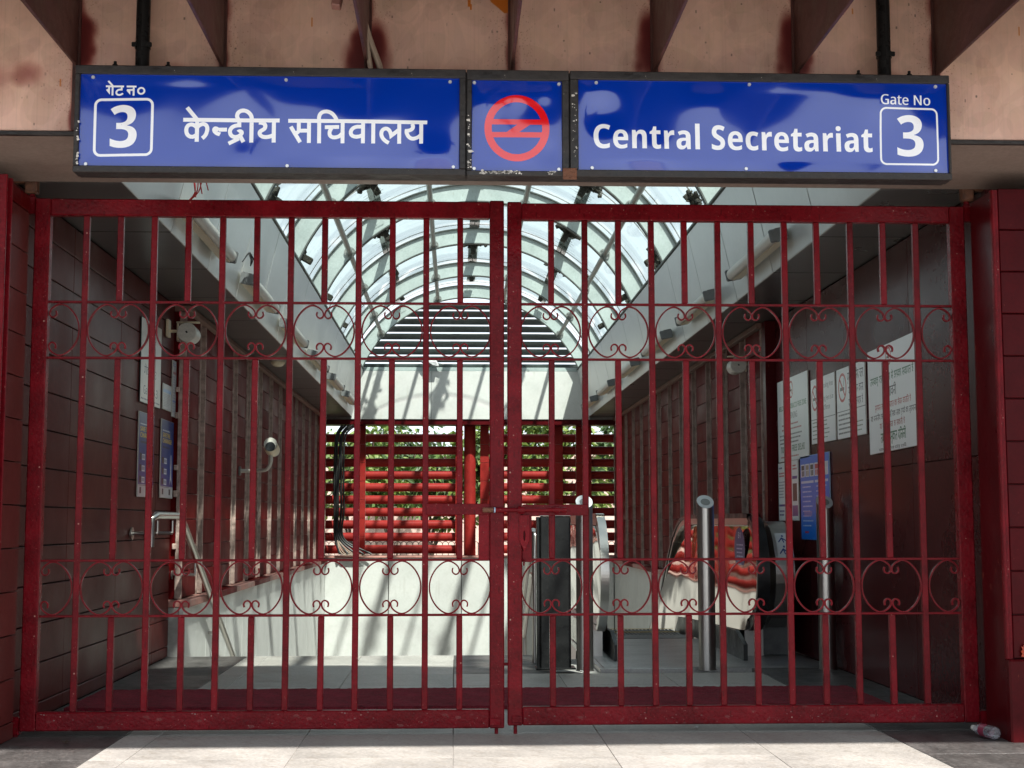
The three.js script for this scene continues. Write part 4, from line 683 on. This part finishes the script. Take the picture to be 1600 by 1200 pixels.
const bluePoster = (seed) => (x, W, H) => {
  const g = x.createLinearGradient(0, 0, 0, H); g.addColorStop(0, 'rgb(20,52,110)'); g.addColorStop(0.6, 'rgb(24,60,140)'); g.addColorStop(0.85, 'rgb(90,70,140)'); x.fillStyle = g; x.fillRect(0, 0, W, H);
  lines(x, 30, 80, W - 80, 1, 10, 'rgb(200,205,215)', seed, 10); x.fillStyle = 'rgb(232,190,20)'; fit(x, 'SAVE THE', 30, 138, W * 0.62, 34); fit(x, 'CHANGE', 30, 184, W * 0.76, 34); lines(x, 40, 210, W - 120, 1, 10, 'rgb(20,20,20)', seed + 1, 16);
  for (let i = 0; i < 3; i++) { x.fillStyle = 'rgb(14,16,24)'; x.fillRect(26, 300 + i * 84, 50, 48); x.fillStyle = 'rgb(225,228,232)'; x.fillRect(84, 306 + i * 84, 74, 44); x.fillStyle = 'rgb(30,50,100)'; for (let q = 0; q < 3; q++) x.fillRect(92 + q * 22, 314 + i * 84, 12, 26); }
  x.fillStyle = 'rgb(225,220,224)'; x.beginPath(); x.moveTo(W - 70, 270); x.lineTo(W - 52, 270); x.lineTo(W - 48, 420); x.lineTo(W - 26, 520); x.lineTo(W - 60, 470); x.lineTo(W - 96, 520); x.lineTo(W - 74, 420); x.fill(); x.fillStyle = 'rgb(205,200,202)'; x.fillRect(0, H - 90, W, 90); x.fillStyle = 'rgb(60,40,46)'; x.fillRect(40, H - 70, 40, 46); x.fillRect(W - 110, H - 70, 44, 46); lines(x, 20, H - 86, W - 60, 1, 8, 'rgb(90,70,80)', seed + 3, 5);
};
poster('poster', 'dark blue poster with yellow heading under the gate number board, nearer the gate', 'poster', -1, -2.765, -3.25, 1.17, 1.747, 380, 620, bluePoster(3), 0.004);
poster('poster', 'dark blue poster with yellow heading on the left wall, farther from the gate', 'poster', -1, -3.5, -3.945, 1.175, 1.747, 340, 620, bluePoster(9), -0.006);
// ------------------------------------------------------------------ bollards, black pillar
{
  const mk = (label, p) => {
    const t = thing('bollard', label, 'bollard', p, 'stainless steel bollards in the lobby');
    const R = 0.0575, H = 1.135, g = new THREE.CylinderGeometry(R, R, H, 40, 1, true); g.translate(0, H / 2, 0); const q = g.attributes.position; for (let i = 0; i < q.count; i++) if (q.getY(i) > 0.5) q.setY(i, H - q.getZ(i) * 0.78);
    g.computeVertexNormals(); part('tube', boxUVc(g, R, H), M.stainless, t);
    const a = Math.atan(0.78), top = new THREE.CylinderGeometry(1, 1, 0.004, 40); top.scale(R, 1, R / Math.cos(a)); part('slanted_cap', top, M.steelWhite, t, 0, H - 0.001, 0, a, 0, 0);
    const ln = new THREE.CylinderGeometry(0.032, 0.034, 0.006, 28); ln.scale(1, 1, 1.1); part('lens', ln, M.greyLens, t, 0, H - 0.003, 0.004, a, 0, 0);
    part('base_ring', cyl(0.062, 0.062, 0.006, 32), M.stainless, t, 0, 0.004, 0); return t;
  };
  M.steelWhite = new THREE.MeshStandardMaterial({ color: new THREE.Color(0.62, 0.63, 0.63), roughness: 0.45, metalness: 0.6 });
  M.greyLens = new THREE.MeshPhysicalMaterial({ color: new THREE.Color(0.2, 0.21, 0.2), roughness: 0.3, clearcoat: 0.6 });
  const b = mk('stainless bollard with a slanted top standing in front of the escalator', [1.467, 0, -2.83]);
  copyOf(b, 'bollard', 'stainless bollard right beside the black pillar', [0.636, 0, -2.83], 0); copyOf(b, 'bollard', 'stainless bollard against the right wall in front of the blue poster', [2.29, 0, -2.83], 0);
  const t = thing('black_pillar', 'waist high black pillar with a worn face between the stairs and the left bollard', 'pillar', [0.445, 0, -2.98]);
  part('cabinet', moved(cbox(0.21, 1.035, 0.13, 0.008), 0, 0.5185, 0), M.black, t); part('side_strip', cbox(0.022, 1.03, 0.09, 0.003), M.black, t, -0.117, 0.518, 0); part('foot_plate', cbox(0.27, 0.01, 0.2, 0.002), M.black, t, 0, 0.007, 0); part('top_plate', cbox(0.215, 0.006, 0.135, 0.002), M.capGrey, t, 0, 1.04, 0);
}
// ------------------------------------------------------------------ handrails
{
  const t = thing('handrail', 'stainless handrail going down the left side of the stairs', 'handrail', [-2.2, 0, -3]);
  const L = (pts) => pts.map(([y, z]) => V(0, y, z + 3));
  part('rail', bentPipe(L([[0.84, -2.42], [1.045, -2.42], [1.045, -3.42], [-3.0, -11.8]]), 0.024, 0.06), M.stainless, t);
  for (const [y, z] of [[0.96, -2.62], [0.96, -3.12], [0.64, -4.02], [0.13, -5.06], [-0.6, -6.6], [-1.4, -8.2]]) part('bracket', join(moved(cyl(0.042, 0.042, 0.012, 20), -0.165, y - 0.035, z + 3, 0, 0, Math.PI / 2), rod(V(-0.16, y - 0.035, z + 3), V(0, y - 0.035, z + 3), 0.012, 10), rod(V(0, y - 0.035, z + 3), V(0, y + 0.05, z + 3), 0.01, 10)), M.stainless, t);
  const m = thing('handrail', 'double stainless handrail between the stairs and the escalator', 'handrail', [0.33, 0, -3.4]);
  part('rail', bentPipe([V(0, 0.55, 0.05), V(0, 0.93, 0.05), V(0, 0.93, -0.4), V(0, -3.1, -9)], 0.024, 0.06), M.stainless, m); part('rail', bentPipe([V(0, 0.2, 0.05), V(0, 0.62, 0.05), V(0, 0.62, -0.4), V(0, -3.4, -9)], 0.02, 0.06), M.stainless, m);
  for (const z of [0.0, -1.6, -3.2]) { const y = z < -0.3 ? 0.93 + (z + 0.4) * 0.469 : 0.93; part('post', rod(V(0, y - 1.0, z), V(0, y, z), 0.02, 12), M.stainless, m); }
}
// ------------------------------------------------------------------ escalator
{
  const t = thing('escalator', 'escalator going down, with mirror polished balustrades and black handrails', 'escalator', [1.375, 0, -5]);
  const w = (n, g, m) => world(t, n, g, m, 0, 0, 0);
  const ribs = []; for (let z = -5.36; z < -2.99; z += 0.075) ribs.push(box(0.78, 2.36, 0.0, 0.005, z, z + 0.05, 0.002));
  w('landing_plate', box(0.75, 2.375, -0.04, 0.0005, -5.4, -2.95, 0.002), M.steelPlate); const rb = w('tread_ribs', join(ribs), M.steelPlate);
  w('comb_plate', box(0.96, 1.8, -0.04, 0.008, -5.75, -5.402, 0.002), M.capGrey);
  for (let k = 0; k < 14; k++) { const y = k < 2 ? -0.01 : -0.01 - 0.2 * (k - 1.5), z1 = -5.76 - 0.37 * k; const g = [box(0.96, 1.8, y - 0.03, y, z1 - 0.4, z1, 0.004), box(0.96, 1.8, y - 0.24, y - 0.031, z1 - 0.4, z1 - 0.38, 0.004)]; for (let q = 0; q < 24; q++) g.push(box(0.965 + q * 0.0345, 0.98 + q * 0.0345, y, y + 0.01, z1 - 0.395, z1 - 0.006, 0.001)); w('escalator_step', join(g), M.capGrey); w('step_edge', box(0.96, 1.8, y + 0.0105, y + 0.013, z1 - 0.4, z1 - 0.375, 0.001), M.yellow); }
  // profile in (z, y): rounded newel, level, then down at 33 degrees
  const prof = (inset) => { const R = 0.43 - inset, p = []; for (let a = -80; a <= 90; a += 10) { const q = a * Math.PI / 180; p.push([-3.63 + R * Math.cos(q), 0.63 + R * Math.sin(q)]); } p.push([-5.2, 1.06 - inset], [-6.25, 1.06 - inset], [-6.7, 1.03 - inset], [-7.1, 0.9 - inset], [-7.6, 0.6 - inset], [-10.6, -1.5 - inset]); return p; };
  const panel = (inset, x0, x1) => { const p = prof(inset); p.push([-10.6, -3.0], [-6.4, -0.05], [-3.62, 0.2 + inset * 0.1]); return prismX(p, x0, x1); };
  const sweep = (inset, wd, dp, x) => { const g = ribbon(prof(inset).map(([z, y]) => [-z, y]), wd, dp); g.rotateY(Math.PI / 2); g.translate(x, 0, 0); return boxUV(g); };
  for (const s of [0, 1]) {
    const xi = s ? 1.885 : 0.875, e = s ? 1 : -1;                    // inner face of the balustrade
    { const g = s ? panel(0.085, 0, 0.02) : panel(0.085, -0.02, 0); g.translate(0, -0.2, 0); g.rotateZ(-e * 0.11); g.translate(xi, 0.2, 0); w('balustrade', g, M.mirror); }
    w('balustrade_edge', sweep(0.06, 0.05, 0.06, xi + e * 0.055), M.stainless);
    w('handrail', sweep(0.018, 0.036, s ? 0.088 : 0.06, xi + e * 0.06), s ? M.rubber : M.stainless);
    w('skirt', prismX([[-3.4, 0.006], [-3.4, 0.12], [-3.7, 0.2], [-6.4, 0.12], [-10.6, -2.6], [-10.6, -3.4], [-6.3, -0.5], [-6.0, 0.006]], s ? 1.83 : 0.9, s ? 1.86 : 0.93), M.rubber);
    w('cladding', prismX([[-3.75, 0.006], [-3.75, 0.2], [-6.4, 0.2], [-10.6, -2.5], [-10.6, -3.6], [-6.3, -0.6], [-6.0, 0.006]], s ? 1.91 : 0.76, s ? 2.05 : 0.85), M.stainless);
    if (s) w('base_panel', box(1.915, 2.3, 0.006, 0.44, -5.6, -3.82, 0.004), M.capGrey);
  }
  const oval = new THREE.CylinderGeometry(1, 1, 0.003, 40); { const [c, x] = canvas(200, 256); x.fillStyle = 'rgb(52,40,110)'; x.fillRect(0, 0, 200, 256); x.fillStyle = 'rgb(220,220,230)'; fit(x, 'E-1', 74, 66, 50, 34); lines(x, 44, 100, 120, 6, 22, 'rgb(190,185,215)', 4, 8); var ovalMat = new THREE.MeshStandardMaterial({ map: ctex(c), roughness: 0.4 }); }
  { const s = new THREE.Shape(); s.absellipse(0, 0, 0.2, 0.165, 0, Math.PI * 2, false, 0); const g = new THREE.ShapeGeometry(s, 40), p = g.attributes.position, uv = g.attributes.uv; for (let i = 0; i < p.count; i++) uv.setXY(i, p.getX(i) / 0.4 + 0.5, p.getY(i) / 0.34 + 0.5); part('oval_sticker', g, ovalMat, t, 1.872 + 0.065 - 1.375, 0.79, -4.02 + 5, 0, -Math.PI / 2, 0); }
  // the rounded steel end cover beyond the handrail, with its safety sticker
  const cov = []; for (let a = -70; a <= 90; a += 10) { const q = a * Math.PI / 180; cov.push([-3.8 + 0.38 * Math.cos(q), 0.62 + 0.38 * Math.sin(q)]); } cov.push([-5.6, 1.0], [-5.6, 0.3], [-3.75, 0.22]);
  w('end_cover', prismX(cov, 2.08, 2.22), M.stainless);
  { const [c, x] = canvas(128, 200); x.fillStyle = 'rgb(205,205,200)'; x.fillRect(0, 0, 128, 200); x.strokeStyle = x.fillStyle = 'rgb(40,60,120)'; for (const y of [20, 108]) { x.lineWidth = 10; x.beginPath(); x.moveTo(24, y + 60); x.lineTo(58, y + 26); x.lineTo(104, y + 52); x.moveTo(58, y + 26); x.lineTo(74, y + 64); x.stroke(); x.beginPath(); x.arc(68, y + 8, 9, 0, 7); x.fill(); }
    const g = new THREE.CylinderGeometry(0.3835, 0.3835, 0.11, 12, 1, true, 0.62, 0.5); g.rotateZ(Math.PI / 2); const pm = new THREE.MeshStandardMaterial({ map: ctex(c), roughness: 0.5, side: THREE.DoubleSide }); const gg = new THREE.PlaneGeometry(0.1, 0.22, 1, 8), p = gg.attributes.position; for (let i = 0; i < p.count; i++) { const a = (p.getY(i) + 0.11) / 0.385 + 0.3; p.setY(i, 0.62 + 0.384 * Math.sin(a)); p.setZ(i, -3.8 + 0.384 * Math.cos(a)); } gg.computeVertexNormals(); part('safety_sticker', gg, pm, t, 2.15 - 1.375, 0, 5); }
}
// ------------------------------------------------------------------ cables, loose wires, bottle, pigeon
{
  const r = rng(12);
  for (let i = 0; i < 5; i++) {
    const x = -2.13 + i * 0.033, t = thing('cable', ['black cable nearest the corner, running down the left end of the louvres', 'second black cable from the corner beside the left louvres', 'middle black cable of the bundle beside the left louvres', 'fourth black cable from the corner beside the left louvres', 'black cable of the bundle nearest the louvre slats'][i], 'cable', [x, 2.5, -15.56], 'cables in the corner by the louvres');
    part('strand', tube([V(0.12 + i * 0.02, 0.02, 0.02), V(0.02 + 0.05 * r(), -0.12, 0.02), V(0.01 * r(), -0.6, 0.01), V(-0.01 + 0.03 * r(), -1.3, 0.02), V(0.02, -1.75, 0.03), V(0.1 + 0.09 * i, -2.0, 0.07)], 0.014 + 0.005 * r(), 50, 8), M.cable, t);
  }
  const tails = thing('cable_tails', 'pale loose cable ends on the parapet at the foot of the black cables', 'cable', [-2.02, 0.47, -15.52]);
  for (let i = 0; i < 5; i++) part('strand', tube([V(-0.05, 0.25, 0), V(-0.02 + 0.03 * i, 0.1, 0.02), V(0.05 + 0.05 * i, 0.02, 0.03), V(0.16 + 0.06 * i, 0.012 + 0.01 * r(), 0.02)], 0.009, 24, 6), M.cableTan, tails);
  const k = thing('conduit', 'bent pale cable hanging beside a canopy beam above the sign', 'cable', [-0.62, 3.0, 0.86]);
  part('strand', tube([V(-0.07, 0.36, 0.12), V(-0.035, 0.2, 0.06), V(0.0, 0.08, 0.02), V(0.045, -0.04, 0), V(0.06, -0.1, 0)], 0.014, 30, 8), M.cableTan, k); part('strand', tube([V(-0.06, 0.36, 0.1), V(-0.02, 0.14, 0.07), V(-0.005, 0.02, 0.03), V(0.015, -0.1, 0.02)], 0.011, 30, 8), M.cableTan, k);
  const b = thing('steel_offcut', 'short pinkish square steel tube hanging from the canopy above the right sign', 'steel tube', [1.47, 3.3, 1.05]);
  part('tube', moved(cbox(0.055, 0.42, 0.055, 0.004), 0, 0, 0, -0.5, 0, -0.55), M.mortarRed, b);
  const b2 = thing('steel_offcut', 'short red painted steel stub hanging from the canopy above the left sign', 'steel tube', [-0.74, 3.28, 0.95]);
  part('tube', moved(cbox(0.04, 0.22, 0.04, 0.004), 0, 0, 0, -0.3, 0, -0.15), M.mortarRed, b2);
  for (const s of [-1, 1]) { const h = thing('hinge_bracket', s < 0 ? 'rusty bracket above the top left corner of the gate' : 'rusty bracket above the top right corner of the gate', 'bracket', [s * 2.3, 2.59, 0]); part('bracket', join(moved(cbox(0.058, 0.08, 0.055, 0.006), 0, 0.035, 0), moved(cbox(0.1, 0.045, 0.05, 0.006), s * 0.075, 0.07, -0.003)), M.rust, h); }
  const wr = thing('loose_wire', 'thin loose red wires sticking out above the nearest left tube light', 'wire', [-1.79, 2.83, -1.25]);
  for (let i = 0; i < 3; i++) part('strand', tube([V(0, 0, 0), V(0.05 + 0.01 * i, 0.06, 0.03), V(0.04 + 0.03 * i, 0.15, 0.05), V(0.06 + 0.035 * i, 0.02 + 0.02 * i, 0.06)], 0.0035, 24, 6), M.wireRed, wr);
  const wb = thing('loose_wire', 'tangle of black wires on the second left tube light', 'wire', [-1.74, 2.86, -3.45]);
  for (let i = 0; i < 4; i++) part('strand', tube([V(0, 0, 0), V(0.03 * r(), 0.05, 0.02), V(-0.03 + 0.08 * r(), 0.09, 0.05), V(-0.06 + 0.14 * r(), 0.07 * r(), 0.06)], 0.004, 24, 6), M.cable, wb);
}
{
  const t = thing('plastic_bottle', 'clear plastic bottle with a pink label lying by the right gate pier', 'bottle', [2.215, 0.034, 0.25]); t.rotation.set(0, 0.2, 0); t.scale.setScalar(0.86);
  const prof = [[0.0, 0.0], [0.012, 0.004], [0.024, -0.001], [0.031, 0.004], [0.0335, 0.014], [0.0325, 0.03], [0.0335, 0.045], [0.0325, 0.06], [0.0335, 0.072], [0.033, 0.12], [0.0335, 0.14], [0.029, 0.165], [0.017, 0.19], [0.0125, 0.198], [0.0125, 0.205]].map(([a, b]) => new THREE.Vector2(a, b));
  const g = new THREE.LatheGeometry(prof, 36); g.rotateX(-Math.PI / 2); g.translate(0, 0, 0.1); part('bottle_body', g, new THREE.MeshPhysicalMaterial({ color: new THREE.Color(0.93, 0.95, 1), transmission: 0.92, roughness: 0.08, thickness: 0, ior: 1.45, side: THREE.DoubleSide }), t);
  const lb = new THREE.CylinderGeometry(0.0342, 0.0342, 0.055, 36, 1, true); lb.rotateX(Math.PI / 2); part('label', lb, new THREE.MeshStandardMaterial({ color: new THREE.Color(0.22, 0.03, 0.06), roughness: 0.4, side: THREE.DoubleSide }), t, 0, 0, 0.002); part('cap', moved(new THREE.CylinderGeometry(0.015, 0.015, 0.018, 24), 0, 0, -0.113, Math.PI / 2), M.offWhite, t);
}
{
  const t = thing('pigeon', 'grey pigeon perched on the ledge of the white header under the arch', 'bird', [-0.66, 3.442, -15.52]); t.rotation.y = -0.1;
  const body = new THREE.SphereGeometry(1, 28, 20), p = body.attributes.position;
  for (let i = 0; i < p.count; i++) { let x = p.getX(i), y = p.getY(i), z = p.getZ(i); const w = x > 0 ? 1 - 0.55 * x * x : 1 - 0.25 * x * x; let Y = y * 0.062 * w + 0.075 - 0.012 * x, Z = z * 0.06 * w, X = x * 0.14; if (x < -0.55) { const k = (-x - 0.55) / 0.45; Y = Y * (1 - k) + (0.125 + y * 0.028) * k; X = X * (1 - k) + (-0.135 + x * 0.012 - 0.02 * (1 - y * y)) * k; Z *= 1 - 0.5 * k; } p.setXYZ(i, X, Y, Z); }
  body.computeVertexNormals(); part('body', boxUV(body), M.pigeon ??= surf({ c: [0.17, 0.17, 0.18], v: 0.4, size: 0.1, rough: 0.8 }), t);
  const wing = (s) => { const g = []; for (let i = 0; i < 6; i++) g.push(moved(cbox(0.15 - i * 0.01, 0.012, 0.05, 0.005), 0.05 + i * 0.012, 0.085 - i * 0.011, s * (0.058 - i * 0.002), s * 0.9, 0, -0.16 - i * 0.03)); return join(g); };
  M.wing = surf({ c: [0.42, 0.42, 0.42], v: 0.4, size: 0.08, rough: 0.8 }); part('wing', wing(1), M.wing, t); part('wing', wing(-1), M.wing, t);
  part('tail', moved(cbox(0.12, 0.01, 0.06, 0.004), 0.17, 0.05, 0, 0, 0, -0.2), M.wing, t); part('beak', moved(new THREE.ConeGeometry(0.008, 0.028, 8), -0.168, 0.118, 0, 0, 0, Math.PI / 2 + 0.3), M.black, t);
  for (const s of [-1, 1]) { part('leg', rod(V(0.01, 0.0, s * 0.022), V(0.012, 0.04, s * 0.022), 0.004, 8), M.wireRed, t); part('eye', moved(new THREE.SphereGeometry(0.005, 8, 6), -0.15, 0.132, s * 0.022), M.black, t); }
}
{
  const sc = (label, x, z, w, seed, name = 'paper_scrap', m = M.steelWhite) => { const r = rng(seed), t = thing(name, label, name === 'paper_scrap' ? 'litter' : 'leaf', [x, 0.003, z]), g = new THREE.PlaneGeometry(w, w * 0.7, 4, 3); g.rotateX(-Math.PI / 2); const p = g.attributes.position; for (let i = 0; i < p.count; i++) p.setXYZ(i, p.getX(i) + (r() - 0.5) * w * 0.2, 0.002 + r() * w * 0.3, p.getZ(i) + (r() - 0.5) * w * 0.2); g.computeVertexNormals(); part('sheet', g, m, t); t.rotation.y = r() * 3; };
  sc('scrap of white paper on the dark red mat behind the left leaf of the gate', -0.6, -1.2, 0.03, 3); scene.children.at(-1).position.y = 0.024;
  sc('scrap of white paper on the floor at the foot of the left bollard', 0.6, -2.66, 0.05, 4); sc('bit of white paper under the right leaf of the gate', 0.93, -0.12, 0.02, 5);
  sc('dry brown leaf on the grey floor behind the left leaf of the gate', 0.02, -2.2, 0.035, 6, 'dry_leaf', M.bark); sc('dry brown leaf on the dark paving by the left gate pier', -2.0, 0.22, 0.04, 7, 'dry_leaf', M.bark);
}
// ------------------------------------------------------------------ beyond the louvres: a wall and leafy shrubs
{
  const t = thing('boundary_wall', 'pale pink rendered wall beyond the louvres', 'wall', [0, 0, -22]);
  part('wall_body', moved(cbox(26, 2.3, 0.25, 0.02), 0, 1.15, 0), M.pinkWall, t); for (let i = 0; i < 9; i++) part('pilaster', moved(cbox(0.32, 2.36, 0.08, 0.01), -8 + i * 2, 1.18, 0.166), M.pinkWall, t); part('coping', moved(cbox(26.1, 0.08, 0.36, 0.02), 0, 2.345, 0), M.pinkWall, t);
  const n = part('wire_guard', (() => { const g = []; for (let i = 0; i < 60; i++) { const x = -3 + i * 0.1; g.push(moved(new THREE.TorusGeometry(0.05, 0.006, 5, 12, Math.PI), x, 0.62, 0)); g.push(rod(V(x + 0.05, 0, 0), V(x + 0.05, 0.62, 0), 0.006, 5)); } return join(g); })(), M.flange, scene); n.position.set(0, 0, -17.2); n.userData = { label: 'low hooped wire border edging the planting beyond the louvres', category: 'wire border' };
}
function shrub(name, label, x, z, h, w, n, seed, mi, group) {
  const t = thing(name, label, 'shrub', [x, 0, z], group), r = rng(seed), pos = [[], [], []], clumps = [];
  const limbs = []; for (let i = 0; i < 6; i++) { const a = r() * 6.283, q = w * (0.25 + 0.5 * r()), y = h * (0.45 + 0.5 * r()); clumps.push([Math.cos(a) * q, y, Math.sin(a) * q * 0.7, 0.25 * w + 0.35 * w * r()]); limbs.push(tube([V(0.03 * Math.cos(a), 0, 0.03 * Math.sin(a)), V(Math.cos(a) * q * 0.3, y * 0.5, Math.sin(a) * q * 0.2), V(Math.cos(a) * q, y, Math.sin(a) * q * 0.7)], 0.02 + 0.01 * r(), 10, 6)); }
  for (let i = 0; i < 6; i++) clumps.push([(r() - 0.5) * w * 1.3, h * (0.5 + 0.45 * r()), (r() - 0.5) * w, 0.3 * w]);
  part('stem', join(limbs), M.bark, t);
  for (let i = 0; i < n; i++) {
    const c = clumps[Math.floor(r() * clumps.length)], d = V(r() - 0.5, r() - 0.5, r() - 0.5).normalize().multiplyScalar(c[3] * (0.5 + 0.6 * r())), P = V(c[0] + d.x, c[1] + d.y * 0.8, c[2] + d.z);
    const L = 0.10 + 0.13 * r(), W = L * (0.16 + 0.16 * r()), dir = V(d.x * 2 + r() - 0.5, r() - 0.6, d.z * 2 + r() - 0.5).normalize(), side = V(r() - 0.5, (r() - 0.5) * 0.5, r() - 0.5).cross(dir).normalize().multiplyScalar(W), up = side.clone().cross(dir).setLength(W * 0.35), m = P.clone().addScaledVector(dir, L * 0.5), e = P.clone().addScaledVector(dir, L).add(V(0, -L * 0.2, 0)), a = m.clone().add(side).add(up), b = m.clone().sub(side).add(up), q = pos[r() < 0.5 ? mi : Math.floor(r() * 3)];
    for (const v of [P, a, m, m, a, e, P, m, b, m, e, b]) q.push(v.x, Math.max(0.02, v.y), v.z);
  }
  pos.forEach((a, i) => { const g = new THREE.BufferGeometry(); g.setAttribute('position', new THREE.Float32BufferAttribute(a, 3)); g.computeVertexNormals(); part('foliage', boxUV(g), M.leaf[i], t); });
}
shrub('shrub', 'bright broad leaved shrub behind the left end of the louvres', -2.0, -18.3, 2.6, 1.0, 1700, 5, 1);
shrub('shrub', 'green leafy shrub behind the middle of the left louvres', -0.75, -19.0, 2.2, 0.85, 1300, 6, 0);
shrub('shrub', 'tall green shrub seen beside the round column', 0.35, -18.6, 2.9, 0.75, 1700, 7, 1);
shrub('shrub', 'yellow green shrub behind the right louvres', 1.6, -18.4, 2.9, 1.0, 1800, 8, 1);
shrub('shrub', 'dark leafy shrub behind the right end of the louvres', 2.9, -19.2, 3.0, 1.0, 1500, 9, 2);
shrub('shrub', 'low olive shrub by the pink wall behind the left louvres', -1.4, -20.6, 2.9, 1.2, 1500, 10, 2);

renderer.render(scene, camera);
